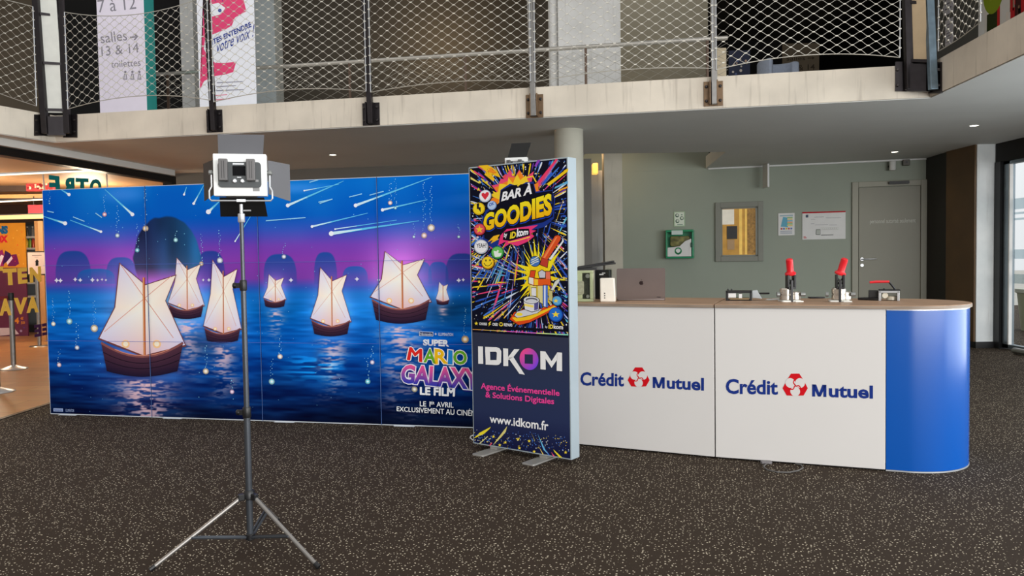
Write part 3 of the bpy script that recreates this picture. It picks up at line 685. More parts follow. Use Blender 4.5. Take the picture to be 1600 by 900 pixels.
A.text('ILLUMINATION', [(106, 642.5), (119, 643), (119, 638.5), (106, 638)], (150, 170, 214), 0.01); A.poly([(87, 637), (102, 637.5), (102, 642.5), (87, 642)], (150, 170, 214)); A.text('Nintendo', [(88.5, 641.2), (100.5, 641.7), (100.5, 638.6), (88.5, 638.1)], (20, 40, 100), 0.0)
# folds between the panels
A.L = 240
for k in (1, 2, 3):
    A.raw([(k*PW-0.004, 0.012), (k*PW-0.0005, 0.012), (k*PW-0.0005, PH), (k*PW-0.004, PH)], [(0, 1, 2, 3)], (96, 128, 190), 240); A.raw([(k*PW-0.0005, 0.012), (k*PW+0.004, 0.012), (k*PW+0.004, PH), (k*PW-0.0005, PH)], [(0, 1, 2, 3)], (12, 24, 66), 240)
for z in (PH/3, 2*PH/3): A.raw([(0, z-0.0015), (4*PW, z-0.0015), (4*PW, z+0.0015), (0, z+0.0015)], [(0, 1, 2, 3)], (84, 108, 196), 239)
A.build('printed_graphic', PRINTM, dw)

# ================================================================== light box sign
BX, BY, BYAW, BWD = -0.2986, 5.6761, -0.653, 0.85
lb = thing('light_box_sign', 'tall narrow light box sign with comic style goodies print beside the white counter', 'sign', (BX, BY, 0), BYAW)
fm = mat('lightbox_frame', (168, 182, 190), 0.45, 0.15, 0.02)
z0, z1, dd = 0.038, 2.035, 0.10
make('frame', MB().bb((0, 0, z0), (0.012, dd, z1)).bb((BWD-0.012, 0, z0), (BWD, dd, z1)).bb((0.012, 0, z0), (BWD-0.012, dd, z0+0.012)).bb((0.012, 0, z1-0.012), (BWD-0.012, dd, z1)), fm, lb, bevel=0.0015, smooth=False)
make('back_panel', MB().bb((0.012, dd-0.02, z0+0.012), (BWD-0.012, dd-0.004, z1-0.012)), WHITE, lb, smooth=False)
make('fabric_face', MB().bb((0.008, -0.0004, z0+0.008), (BWD-0.008, 0.004, z1-0.008)), mat('fabric_navy', (16, 18, 34), 0.6), lb, smooth=False)
for x in (0.13, 0.565):
    make('foot', MB().rbox((x+0.04, 0.02, 0.006), (0.10, 0.36, 0.011), 0.012, 'z').bb((x+0.01, 0.02, 0.011), (x+0.07, 0.08, z0)), mat('foot_silver', (178, 176, 172), 0.4, 0.5, 0.08, 12), lb, bevel=0.002, smooth=False)
B = Art((BX, BY, 0), BYAW, eps=0.00006)
u0, u1, v0, v1 = 0.01, BWD-0.01, z0+0.01, z1-0.01
vd = B.uv((739.5, 519))[1]
def uvq(pts, col, layer=None): B.raw(pts, [tuple(range(len(pts)))], col, layer)
B.L = 0
uvq([(u0, v0), (u1, v0), (u1, v1), (u0, v1)], (17, 18, 36))
def low(u, v):
    t = np.clip((v-v0)/(vd-v0), 0, 1); n = vnoise(u, v, (2, 2), 51)*8
    return np.stack([np.interp(t, [0, .3, .6, 1], [20, 42, 46, 52])+n*0.3, np.interp(t, [0, .3, .6, 1], [24, 52, 56, 56])+n*0.3, np.interp(t, [0, .3, .6, 1], [58, 84, 84, 74])+n], 1)
k0 = len(B.v); B.grid(u0, u1, v0, vd, 16, 32, low)
for i in range(k0, len(B.v)): B.v[i] = (B.v[i][0], B.v[i][1]-0.00016, B.v[i][2])
B.L = 5
PAL = [(48, 88, 196)]*5+[(74, 130, 222)]*3+[(226, 232, 244)]*2+[(250, 214, 40)]*3+[(240, 74, 130)]*2+[(112, 60, 170), (96, 190, 226), (36, 54, 130), (36, 54, 130)]
def clipray(c, ang, r0, r1, w, col, layer, lim):
    a = (math.cos(ang), math.sin(ang)); n = (-a[1], a[0])
    # shorten to stay on the panel
    for ax, (lo, hi) in ((0, lim[0]), (1, lim[1])):
        if abs(a[ax]) > 1e-6:
            for L_ in (lo, hi):
                t = (L_-c[ax])/a[ax]
                if t > 0: r1 = min(r1, t-w*0.6)
    if r1-r0 < 0.012: return
    p = lambda r, o: (c[0]+a[0]*r+n[0]*o, c[1]+a[1]*r+n[1]*o)
    mid = r0+(r1-r0)*0.72
    pts = [p(r0, 0), p(mid, w/2), p(r1, w*0.3), p(r1, -w*0.3), p(mid, -w/2)]
    if all(lim[0][0] <= q[0] <= lim[0][1] and lim[1][0] <= q[1] <= lim[1][1] for q in pts): uvq(pts, col, layer)
LIM = ((u0, u1), (vd+0.01, v1))
cA = B.uv((815, 335)); cB = B.uv((838, 440))
for i in range(300):
    an = random.uniform(0, 2*math.pi); r0 = random.uniform(0.2, 0.5); clipray(cA, an, r0, r0+random.uniform(0.05, 0.3), random.uniform(0.004, 0.014), random.choice(PAL), 6+i % 5, LIM)
for i in range(330):
    an = random.uniform(0.75*math.pi, 1.9*math.pi) if i % 3 else random.uniform(0, 2*math.pi); r0 = random.uniform(0.14, 0.6); clipray(cB, an, r0, r0+random.uniform(0.06, 0.32), random.uniform(0.004, 0.014), random.choice(PAL), 6+i % 5, LIM)
for i in range(520):
    p = (random.uniform(u0+0.01, u1-0.01), random.uniform(vd+0.03, v1-0.01)); r = random.uniform(0.002, 0.006); col = random.choice([(240, 244, 250)]*3+[(90, 140, 224)]*3+[(250, 220, 60)])
    B.raw([(p[0]+r*math.cos(k*math.pi/3), p[1]+r*math.sin(k*math.pi/3)) for k in range(6)], [tuple(range(6))], col, 12)
def R1(pts, oy): return [(720+x*0.12, oy+y*0.12) for x, y in pts]     # crops of the sign
# big coloured streaks of the upper corner bursts
for pts, col in (([(980, 560), (1240, 235), (1265, 240), (1225, 300), (1010, 600)], (240, 66, 110)), ([(1120, 560), (1400, 355), (1400, 395), (1150, 590)], (250, 206, 30)), ([(1230, 600), (1395, 520), (1398, 555), (1220, 625)], (104, 180, 226)),
                 ([(1270, 640), (1398, 590), (1398, 612), (1280, 655)], (250, 170, 40)), ([(175, 385), (310, 480), (300, 490), (170, 405)], (240, 74, 120)), ([(240, 335), (320, 400), (330, 410), (210, 335)], (240, 74, 120)), ([(590, 430), (640, 520), (620, 560), (540, 470)], (240, 80, 90)),
                 ([(1030, 590), (1180, 400), (1200, 430), (1100, 560)], (48, 96, 206)), ([(130, 470), (240, 540), (250, 560), (130, 500)], (236, 220, 120)), ([(960, 330), (1000, 250), (1040, 250), (985, 340)], (150, 70, 190))):
    B.poly(R1(pts, 220), col, 14)
B.poly(R1([(230, 325), (330, 400), (310, 440), (430, 535), (440, 490), (400, 440), (520, 480), (480, 400), (420, 350), (350, 315)], 220), (250, 200, 40), 15)
B.poly(R1([(395, 345), (470, 420), (430, 430), (350, 400)], 220), (250, 150, 40), 16)
for i in range(24):
    B.circ((720+random.uniform(320, 480)*0.12, 220+random.uniform(350, 480)*0.12), 0.45, (60, 40, 40), 17, n=6)
# burst behind the title
def burst(c, k, r0, r1, sx, sy, col, layer, jit=0.25, rot=0.0):
    B.poly([(c[0]+sx*(r1 if i % 2 else r0)*(1+random.uniform(-jit, jit))*math.cos(rot+math.pi*i/k), c[1]+sy*(r1 if i % 2 else r0)*(1+random.uniform(-jit, jit))*math.sin(rot+math.pi*i/k)) for i in range(2*k)], col, layer)
burst((808, 312), 15, 33, 44, 1.0, 1.05, (242, 80, 120), 18); burst((808, 312), 15, 30, 40, 1.0, 1.0, (250, 140, 40), 19); burst((808, 312), 14, 27, 36, 1.0, 1.0, (252, 214, 50), 20)
B.poly(R1([(500, 820), (520, 640), (640, 560), (760, 590), (850, 540), (950, 530), (980, 660), (1190, 640), (1230, 760), (1215, 1010), (1100, 1120), (860, 1180), (700, 1290), (500, 1340), (420, 1390), (300, 1340), (270, 1050), (330, 900)], 220), (30, 54, 140), 22)
B.poly(R1([(510, 800), (525, 650), (660, 580), (860, 560), (945, 560), (975, 680), (1190, 650), (1215, 760), (1200, 990), (1080, 1060), (760, 1130), (500, 1270), (420, 1320), (310, 1270), (290, 1040), (350, 930)], 220), (18, 18, 34), 23)
B.line(R1([(740, 590), (860, 480), (940, 460), (985, 540)], 220), 2.2, (250, 214, 50), 24)
# title words
t1 = R1([(528, 790), (928, 690), (928, 535), (540, 640)], 220)
B.text('BAR À', [(x+0.5, y+0.8) for x, y in t1], (10, 10, 20), 0.06, shear=0.15, box=0.03, layer=25); B.text('BAR À', t1, (246, 246, 250), 0.035, shear=0.15, layer=26)
t2 = R1([(295, 430), (1190, 215), (1185, -75), (300, 205)], 310)
B.text('GOODIES', [(x+0.6, y+1.4) for x, y in t2], (34, 70, 190), 0.085, box=0.05, layer=27); B.text('GOODIES', t2, (8, 8, 14), 0.085, box=0.05, layer=28); B.text('GOODIES', t2, (250, 186, 20), 0.05, top=(252, 236, 40), layer=30)
B.poly(R1([(490, 610), (520, 480), (600, 400), (760, 380), (1010, 345), (920, 410), (985, 420), (910, 460), (960, 490), (880, 560), (740, 620), (640, 590), (560, 640), (590, 560)], 310), (240, 60, 124), 25)
B.poly(R1([(550, 540), (560, 440), (720, 400), (890, 395), (905, 480), (640, 555)], 310), (18, 18, 30), 26)
B.text('by', R1([(560, 520), (612, 520), (606, 440), (566, 450)], 310), (246, 246, 250), 0.03, shear=0.2, layer=31)
B.text('iD', R1([(640, 530), (720, 510), (722, 430), (646, 436)], 310), (250, 224, 50), 0.04, shear=0.1, layer=31)
B.text('kom', R1([(728, 508), (880, 470), (884, 400), (732, 390)], 310), (246, 246, 250), 0.04, shear=0.1, layer=31)
B.line(R1([(620, 572), (760, 545), (905, 500)], 310), 1.4, (250, 224, 50), 31)
B.poly(R1([(350, 570), (430, 490), (510, 470), (480, 520), (500, 530), (390, 590), (420, 540)], 310), (250, 190, 40), 30)
# badges
def badge(c, r, rim, face, L=34):
    B.circ((c[0]+0.5, c[1]+0.9), r*1.08, (14, 14, 28), L); B.circ(c, r, rim, L+1); B.circ((c[0]-0.3, c[1]-0.4), r*0.86, face, L+2)
badge((758.4, 306.4), 9.6, (196, 204, 226), (246, 246, 250))
B.poly([(758.4, 312.5), (752.8, 305.5), (753, 302.5), (755.5, 301), (758.2, 303), (760.8, 300), (763.6, 300.5), (764.4, 303.4), (762.6, 307)], (226, 56, 70), 37)
badge((748.6, 326.2), 9.6, (214, 176, 24), (252, 224, 44)); B.poly(R1([(210, 70), (245, 60), (238, 115), (262, 115), (262, 185), (236, 140), (212, 138)], 310), (34, 30, 40), 37)
badge((769, 321), 7.2, (126, 160, 220), (190, 214, 246)); B.text('OK', R1([(372, 860), (440, 830), (440, 790), (368, 815)], 220), (60, 100, 190), 0.04, layer=37)
badge((749.8, 358.6), 9.0, (190, 44, 60), (232, 90, 100)); B.star((749.6, 358.6), 6.2, (252, 206, 50), 37)
badge((752.2, 385.6), 11.2, (190, 196, 214), (244, 244, 248)); B.text('YEAH!', R1([(205, 640), (335, 645), (335, 580), (205, 590)], 310), (26, 26, 34), 0.02, layer=37)
badge((777.6, 394.6), 9.8, (56, 150, 70), (112, 200, 96)); B.poly(R1([(430, 680), (470, 690), (480, 670), (500, 680), (490, 710), (535, 712), (520, 755), (450, 765), (440, 740)], 310), (240, 246, 240), 37)
badge((762.6, 410.4), 9.8, (226, 160, 20), (252, 220, 50)); B.circ((759.6, 407), 1.0, (30, 26, 30), 37, ry=1.8); B.circ((766, 406.6), 1.0, (30, 26, 30), 37, ry=1.8); B.line([(756.6, 411), (759, 414.6), (763, 415.6), (767, 413.6), (769, 409.6)], 1.0, (30, 26, 30), 37)
for x, y in ((742.6, 343.4), (746.6, 412.8), (748, 296), (750, 284.5), (761, 284.6), (802, 273), (770, 494), (785.6, 491), (881.4, 434.6), (874, 452), (749, 440)): B.star((x, y), 3.0, (250, 222, 60) if x != 742.6 else (240, 90, 140), 33)
# the button press picture
burst((842, 430), 26, 20, 46, 0.78, 1.25, (252, 232, 40), 33, 0.3); burst((842, 440), 24, 18, 36, 0.8, 1.3, (250, 214, 30), 34, 0.2)
K = (14, 14, 22)
def op(pts, col, oy, L, ow=1.2):
    q = R1(pts, oy); c = (sum(p[0] for p in q)/len(q), sum(p[1] for p in q)/len(q))
    B.poly([(p[0]+(p[0]-c[0])/max(1e-6, math.hypot(p[0]-c[0], p[1]-c[1]))*ow, p[1]+(p[1]-c[1])/max(1e-6, math.hypot(p[0]-c[0], p[1]-c[1]))*ow) for p in q], K, L); B.poly(q, col, L+1)
op([(1150, 790), (1320, 560), (1335, 510), (1290, 470), (1330, 500), (1345, 560), (1180, 800)], (236, 240, 246), 310, 38)
op([(1050, 780), (1230, 490), (1270, 478), (1305, 500), (1300, 540), (1130, 800)], (226, 84, 40), 310, 40); B.poly(R1([(1075, 770), (1240, 505), (1262, 500), (1100, 780)], 310), (246, 140, 84), 42)
op([(1035, 860), (1060, 770), (1140, 800), (1130, 900)], (196, 66, 50), 310, 40)
B.circ((836.2, 408.4), 8.6, K, 41); B.circ((836.2, 408.4), 7.7, (72, 120, 196), 42)
for dy in (-3.4, 0.4, 4): B.line([(830, 410+dy), (836, 407+dy*0.8), (842, 404+dy)], 1.4, (226, 234, 220), 43)
op([(905, 250), (985, 260), (985, 450), (905, 440)], (240, 226, 130), 410, 40); op([(925, 330), (985, 335), (985, 440), (925, 430)], (232, 232, 236), 410, 41)
op([(1005, 280), (1070, 290), (1070, 540), (1005, 500)], (226, 214, 150), 410, 40)
op([(890, 190), (1000, 215), (1170, 215), (1175, 300), (960, 300), (890, 275)], (236, 96, 36), 410, 42); B.poly(R1([(960, 215), (1010, 220), (1010, 296), (960, 296)], 410), (252, 206, 50), 44); B.poly(R1([(890, 192), (950, 205), (950, 292), (890, 272)], 410), (238, 236, 226), 44)
op([(900, 190), (915, 110), (975, 110), (960, 195)], (226, 76, 40), 410, 42); op([(1110, 120), (1165, 120), (1172, 215), (1110, 215)], (236, 120, 90), 410, 42); op([(1015, 130), (1060, 100), (1105, 130), (1100, 200), (1030, 200)], (206, 206, 216), 410, 43)
op([(1075, 300), (1135, 300), (1135, 585), (1075, 570)], (84, 124, 214), 410, 43); B.poly(R1([(1088, 300), (1108, 300), (1108, 578), (1088, 574)], 410), (226, 234, 250), 45)
op([(1170, 370), (1195, 380), (1290, 240), (1285, 205), (1230, 250)], (220, 224, 214), 410, 40); op([(1150, 360), (1195, 370), (1195, 510), (1150, 490)], (206, 196, 130), 410, 41)
op([(640, 740), (700, 650), (850, 600), (1050, 600), (1240, 540), (1255, 590), (1080, 690), (900, 780), (760, 815)], (230, 78, 30), 410, 40); B.poly(R1([(670, 720), (860, 690), (1060, 630), (1235, 560), (1240, 575), (1070, 665), (900, 745), (720, 770)], 410), (252, 206, 40), 43)
op([(700, 690), (740, 640), (900, 600), (1060, 610), (1000, 660), (840, 700), (740, 720)], (216, 216, 222), 410, 44); B.circ((812, 491), 5, (250, 224, 60), 46, ry=2.6)
op([(820, 490), (1025, 490), (1015, 620), (930, 640), (840, 610)], (232, 232, 238), 410, 46); B.poly(R1([(960, 500), (1018, 500), (1010, 612), (960, 626)], 410), (92, 88, 150), 48); B.poly(R1([(830, 535), (950, 560), (950, 590), (832, 565)], 410), (250, 226, 110), 48)
B.circ((830.6, 468.6), 13.0, K, 48, ry=6.2); B.circ((830.6, 468.6), 12.0, (226, 228, 232), 49, ry=5.4); B.circ((831.2, 468.8), 9.4, (92, 92, 108), 50, ry=3.8); B.circ((831.2, 470), 8.2, (214, 216, 222), 51, ry=2.6)
badge((868.8, 491.6), 11.4, (26, 70, 170), (40, 116, 214), 46); B.star((868.8, 491.2), 6.6, (252, 224, 50), 50, sy=0.8)
badge((871, 470), 7.6, (50, 120, 190), (100, 176, 226), 44); B.star((869, 470), 4.4, (252, 224, 80), 48, sy=0.8)
# strip under the picture
B.L = 52
B.poly(R1([(150, 735), (690, 780), (690, 840), (1100, 860), (1100, 790), (1398, 830), (1400, 905), (150, 865)], 410), (17, 18, 32), 33)
B.star((744.7, 505.4), 3.2, (250, 224, 60), 53); B.text('CHOISIS', R1([(244, 815), (346, 820), (346, 785), (244, 780)], 410), (240, 240, 244), 0.03)
B.poly(R1([(385, 770), (400, 772), (385, 800), (398, 802), (365, 830), (375, 805), (362, 802)], 410), (250, 224, 60), 53); B.text('CRÉE', R1([(415, 822), (486, 826), (486, 784), (415, 779)], 410), (240, 240, 244), 0.03)
B.circ((783.4, 506.6), 3.2, (250, 224, 60), 53); B.poly(R1([(527, 825), (505, 800), (510, 788), (527, 796), (545, 790), (550, 802)], 410), (30, 26, 40), 54); B.text('REPARS', R1([(566, 830), (676, 836), (676, 797), (566, 791)], 410), (240, 240, 244), 0.03)
B.text('by', R1([(1104, 860), (1134, 862), (1134, 825), (1104, 822)], 410), (240, 240, 244), 0.02); B.text('iD', R1([(1146, 862), (1206, 866), (1206, 810), (1146, 804)], 410), (250, 224, 60), 0.04); B.text('kom', R1([(1212, 864), (1336, 872), (1336, 812), (1212, 806)], 410), (240, 240, 244), 0.03)
for pts, c0, c1 in (([(158, 118), (600, 142), (600, 152), (158, 124)], (240, 160, 70), (250, 236, 120)), ([(600, 142), (990, 164), (990, 176), (600, 152)], (240, 90, 190), (226, 120, 220)), ([(990, 164), (1402, 184), (1402, 200), (990, 176)], (236, 240, 140), (130, 226, 190))):
    q = R1(pts, 500); B.raw([B.uv(p) for p in q], [(0, 1, 2, 3)], [c0, c1, c1, c0], 54)
# big word mark
WH = (246, 246, 246)
def W5(pts, col=WH, L=56): B.poly(R1(pts, 500), col, L)
W5([(230, 342), (293, 345), (297, 570), (232, 568)])
W5([(322, 348), (470, 353), (510, 368), (532, 405), (474, 424), (462, 412), (385, 412), (322, 412)]); W5([(322, 412), (385, 412), (388, 522), (328, 522)]); W5([(328, 522), (470, 520), (470, 586), (328, 580)]); W5([(474, 424), (532, 405), (530, 550), (500, 582), (470, 586), (470, 520)])
W5([(556, 368), (620, 372), (622, 600), (560, 598)]); W5([(622, 480), (700, 378), (768, 380), (690, 480), (622, 520)]); W5([(622, 490), (690, 480), (838, 712), (768, 700)])
W5([(1040, 404), (1108, 410), (1110, 646), (1042, 640)]); W5([(1258, 420), (1322, 424), (1324, 666), (1252, 660)]); W5([(1104, 408), (1186, 535), (1186, 622), (1106, 500)]); W5([(1262, 420), (1186, 535), (1186, 622), (1262, 510)])
q = B.uv(R1([(892, 508)], 500)[0]); e = B.uv(R1([(1016, 512)], 500)[0]); k_ = B.uv(R1([(892, 366)], 500)[0]); n = 40
ring = [(q[0]+(e[0]-q[0])*math.cos(2*math.pi*i/n), q[1]+(k_[1]-q[1])*math.sin(2*math.pi*i/n)) for i in range(n)]
B.raw([q]+ring, [(0, i+1, (i+1) % n+1) for i in range(n)], [(214, 84, 200)]+[tuple(int((250, 84, 150)[j]+((124, 74, 236)[j]-(250, 84, 150)[j])*(0.5+0.5*math.cos(2*math.pi*i/n+math.pi*0.25))) for j in range(3)) for i in range(n)], 57)
W5([(836, 444), (944, 448), (944, 572), (836, 566)], (46, 54, 82), 58)
PK = (246, 74, 160)
B.text('Agence Événementielle', R1([(265, 252), (1290, 345), (1290, 225), (265, 128)], 580), PK, 0.022, layer=57)
B.text('& Solutions Digitales', R1([(325, 362), (1220, 455), (1220, 352), (325, 262)], 580), PK, 0.022, layer=57)
B.text('www.idkom.fr', R1([(380, 667), (1145, 775), (1145, 650), (380, 562)], 580), (246, 246, 248), 0.02, layer=57)
LIM2 = ((u0, u1), (v0, B.uv((815, 664))[1]))
for pts, col in (([(170, 375), (250, 300), (395, 222), (380, 250), (300, 320)], (246, 226, 50)), ([(420, 465), (480, 380), (610, 212), (590, 290), (520, 370)], (226, 214, 130)), ([(370, 465), (410, 425), (412, 440), (392, 465)], (236, 80, 110)), ([(240, 440), (350, 345), (360, 350), (260, 440)], (226, 220, 140)),
                 ([(1210, 515), (1325, 622), (1290, 622), (1225, 550)], (246, 226, 50)), ([(1180, 550), (1230, 606), (1208, 608)], (240, 90, 140)), ([(1005, 315), (1110, 530), (1140, 580), (1080, 520)], (110, 190, 236)), ([(920, 290), (968, 400), (972, 420)], (236, 226, 120)), ([(1010, 460), (1085, 585), (1070, 582)], (240, 210, 110)), ([(1110, 520), (1165, 595), (1145, 590)], (66, 120, 220)), ([(340, 410), (395, 365), (400, 375), (350, 415)], (70, 130, 224))):
    B.poly(R1(pts, 640), col, 58)
cC = B.uv((815, 630))
for i in range(130):
    clipray(cC, random.uniform(1.08*math.pi, 1.92*math.pi), random.uniform(0.13, 0.34), 0.5, random.uniform(0.002, 0.005), random.choice([(50, 90, 200), (36, 60, 150), (80, 130, 220), (220, 226, 240)]), 56, LIM2)
for i in range(260):
    x = random.uniform(741, 889); y = random.triangular(668, 712, 690)
    lo = 695+(x-739)*0.165-4
    if y < lo and y > 664+(x-739)*0.12: B.circ((x, y), random.uniform(0.3, 0.8), random.choice([(236, 240, 250), (90, 140, 240), (90, 140, 240), (250, 224, 80)]), 59, n=6)
for x, y in ((430, 350), (512, 460), (585, 425), (750, 385), (768, 500), (895, 408), (1370, 555), (960, 545)): B.star((720+x*0.12, 640+y*0.12), 2.8, (250, 224, 70), 60)
B.build('printed_graphic', PRINTM, lb)

# ================================================================== bar counter units
HC, HT = 1.022, 1.05
PB = Vector((1.3611, 5.2882, 0)); PA = Vector((0.481, 5.7109, 0)); PC = Vector((2.3395, 4.9121, 0))
da = (PB-PA).normalized(); db = (PC-PB).normalized(); L1 = 1.06; L2 = (PC-PB).length; RD = 0.40; EX = 0.12
O1 = PB-da*L1; ya = math.atan2(da.y, da.x); yb = math.atan2(db.y, db.x)
PANEL = mat('counter_panel_white', (212, 209, 206), 0.42, 0, 0.015, 1.0, spec=0.35)
BLUE = mat('counter_panel_blue', (0, 80, 168), 0.22, 0, 0.02, 1.0, spec=0.6)
TOPM = worktop_mat(); EDGE = mat('worktop_edge', (140, 124, 108), 0.5, 0, 0.2, 5, stretch=(1, 1, 12))
NAVY = (24, 48, 124); RED = (200, 16, 28)
def logo(A, c, r):
    """three red wedges around pale discs"""
    f = lambda x, y: (c[0]+r*x, c[1]-r*y-r*0.12)
    for k in range(3):
        a = math.radians(120*k); ro = lambda x, y: f(x*math.cos(a)-y*math.sin(a), x*math.sin(a)+y*math.cos(a))
        A.poly([ro(-0.34, 1.0), ro(0.34, 1.0), ro(0.70, 0.44), ro(0.50, 0.12), ro(0, -0.05), ro(-0.50, 0.12), ro(-0.70, 0.44)], RED, 3)
    for k in range(3):
        a = math.radians(150+120*k); A.circ(f(0.46*math.cos(a), 0.46*math.sin(a)), r*0.40, (212, 209, 206), 5)
    for k in range(3):
        a = math.radians(90+120*k); pts = []
        for i in range(9):
            t = i/8; rr = 0.5*t; an = a+0.55*math.sin(math.pi*t); pts.append(f(rr*math.cos(an), rr*math.sin(an)))
        A.line(pts, r*0.09, RED, 6)
def counter_text(A, quad1, quad2, lc, r):
    A.text('Crédit', quad1, NAVY, 0.028, layer=4)
    bl, br, tr, tl = quad2; P2 = lambda u, w: tuple(bl[i]*(1-u)*(1-w)+br[i]*u*(1-w)+tr[i]*u*w+tl[i]*(1-u)*w for i in (0, 1))
    for pts in ([(0, 0), (.05, 0), (.05, .93), (0, .93)], [(.185, 0), (.235, 0), (.235, .93), (.185, .93)], [(0, .93), (.065, .93), (.142, .02), (.095, .02)], [(.235, .93), (.17, .93), (.093, .02), (.14, .02)]):
        A.poly([P2(*q) for q in pts], NAVY, 4)
    A.text('utuel', [P2(.275, -0.01), P2(1, -0.01), P2(1, 1), P2(.275, 1)], NAVY, 0.03, layer=4); logo(A, lc, r)
c1 = thing('bar_counter', 'white counter unit with logo, half hidden behind the light box sign', 'counter', O1, ya, 'counter units')
make('front_panel', MB().bb((0.004, 0, 0.012), (L1-0.004, 0.02, HC)), PANEL, c1, bevel=0.002, smooth=False)
make('carcass', MB().prism([(0.004, 0.022), (L1-0.006, 0.022), (L1-0.075, 0.78), (0.004, 0.78)], 0.05, HC-0.002), WHITE, c1, smooth=False)
make('plinth', MB().prism([(0.03, 0.03), (L1-0.03, 0.03), (L1-0.09, 0.74), (0.03, 0.74)], 0, 0.049), BLACKPL, c1, smooth=False)
make('worktop', MB().prism([(0.0, -0.012), (L1-0.003, -0.012), (L1-0.073, 0.80), (0.0, 0.80)], HC+0.004, HT), TOPM, c1, bevel=0.002, smooth=False)
make('edge_band', MB().bb((0.001, -0.0135, HC+0.005), (L1-0.004, -0.0122, HT-0.004)), EDGE, c1, smooth=False)
make('trim_line', MB().bb((0.004, -0.006, HC+0.0005), (L1-0.004, 0.02, HC+0.0035)), SILVER, c1, smooth=False)
A = Art((O1.x, O1.y, 0), ya)
counter_text(A, [(907, 602.5), (975, 604), (975, 583), (907, 581)], [(1020, 606), (1100, 610.5), (1100, 590.5), (1020, 587.5)], (998, 592.5), 16.5)
A.build('logo_print', PRINT, c1)
c2 = thing('bar_counter', 'white counter unit with logo and a rounded blue end', 'counter', PB, yb, 'counter units')
make('front_panel', MB().bb((0.004, 0, 0.012), (L2-0.002, 0.02, HC)), PANEL, c2, bevel=0.002, smooth=False)
def roundplan(off=0.0, n=40):
    return [(L2+EX+(RD-off)*math.sin(math.pi*i/n), RD-(RD-off)*math.cos(math.pi*i/n)) for i in range(n+1)]
rp = roundplan(); ri = roundplan(0.012)
make('curved_end_panel', MB().prism([(L2+0.002, 0)]+rp+list(reversed(ri))+[(L2+0.002, 0.012)], 0.014, HC-0.004), BLUE, c2)
for za, zb_ in ((0.004, 0.013), (HC-0.0035, HC+0.003)): make('end_profile', MB().prism([(L2+0.001, -0.002)]+roundplan(-0.002)+list(reversed(roundplan(0.004)))+[(L2+0.001, 0.004)], za, zb_), SILVER, c2)
make('carcass', MB().prism([(0.006, 0.022), (L2, 0.022)]+roundplan(0.02)+[(0.006, 0.78)], 0.05, HC-0.005), WHITE, c2, smooth=False)
make('plinth', MB().prism([(0.02, 0.03), (L2, 0.03)]+roundplan(0.03)+[(0.02, 0.75)], 0, 0.049), BLACKPL, c2, smooth=False)
make('worktop', MB().prism([(0.003, -0.012)]+roundplan(-0.012)+[(0.003, 0.80)], HC+0.004, HT), TOPM, c2, bevel=0.002)
make('edge_band', MB().prism([(0.004, -0.0135)]+roundplan(-0.0135)+list(reversed(roundplan(-0.0122)))+[(0.004, -0.0122)], HC+0.005, HT-0.004), EDGE, c2)
make('trim_line', MB().bb((0.004, -0.006, HC+0.0005), (L2, 0.02, HC+0.0035)), SILVER, c2, smooth=False)
A = Art((PB.x, PB.y, 0), yb)
counter_text(A, [(1134, 615.5), (1215.5, 617), (1215.5, 594), (1134, 591.5)], [(1269, 619.5), (1364, 623), (1364, 602.5), (1269, 599)], (1242.5, 605), 19.0)
A.build('logo_print', PRINT, c2)

# ------------------------------------------------------------------ things standing on the counter
def top(px, py): return atZ(px, py, HT)
YW = -0.40
BEIGE = mat('case_beige', (202, 198, 170), 0.45, 0, 0.08, 20)
p = top(912, 471.5)
kc = thing('acrylic_machine', 'beige and clear cased machine on the counter beside the light box sign', 'machine', p+Vector((-0.02, 0.13, 0)), YW+0.25)
make('case', MB().bb((-0.15, -0.12, 0), (0.11, 0.12, 0.02)).bb((-0.15, -0.12, 0.212), (0.11, 0.12, 0.232)).bb((-0.15, -0.12, 0.02), (-0.13, 0.12, 0.212)).bb((0.085, -0.12, 0.02), (0.11, 0.12, 0.212)).bb((-0.02, -0.12, 0.02), (0.03, -0.10, 0.212)), BEIGE, kc, bevel=0.004, smooth=False)
make('centre_block', MB().rbox((0.0, -0.128, 0.105), (0.085, 0.03, 0.10), 0.012).rbox((0.0, -0.146, 0.105), (0.06, 0.006, 0.07), 0.008), mat('block_grey_green', (150, 150, 124), 0.4, 0.1, 0.2, 40), kc, bevel=0.002)
make('inner_dark', MB().bb((-0.128, -0.09, 0.022), (0.083, 0.11, 0.21)), mat('inside_dark', (44, 40, 28), 0.5), kc, smooth=False)
make('clear_cover', MB().bb((-0.152, -0.126, 0.0), (0.112, -0.122, 0.23)), ACRYL, kc, smooth=False)
for z_, r_ in ((0.19, 0.016), (0.04, 0.012)): make('screw', MB().cyl((0.07, -0.12, z_), (0.07, -0.132, z_), r_), mat('screw_grey', (120, 122, 110), 0.35, 0.6), kc)
tr = thing('flat_tray', 'thin black flat tray lying tilted on top of the beige machine', 'tray', p+Vector((0.05, 0.10, 0.2335)), YW+0.3)
R = Matrix.Rotation(-0.11, 3, 'Y')
make('tray', MB().box((0.02, 0, 0.028), (0.36, 0.22, 0.012), R), BLACKPL, tr, bevel=0.004, smooth=False)
make('raised_edge', MB().box((0.055, 0, 0.0415), (0.27, 0.20, 0.012), Matrix.Rotation(-0.15, 3, 'Y')), DARKM, tr, bevel=0.003, smooth=False)
make('support', MB().bb((-0.15, -0.05, 0.0), (0.06, 0.05, 0.018)), BLACKPL, tr, smooth=False)
p = top(946, 468.5)
bk = thing('black_device', 'upright black device with a small white label behind the white router', 'device', p+Vector((0, 0.12, 0)), YW)
make('body', MB().rbox((0, 0, 0.115), (0.115, 0.07, 0.23), 0.008), BLACKPL, bk, bevel=0.003)
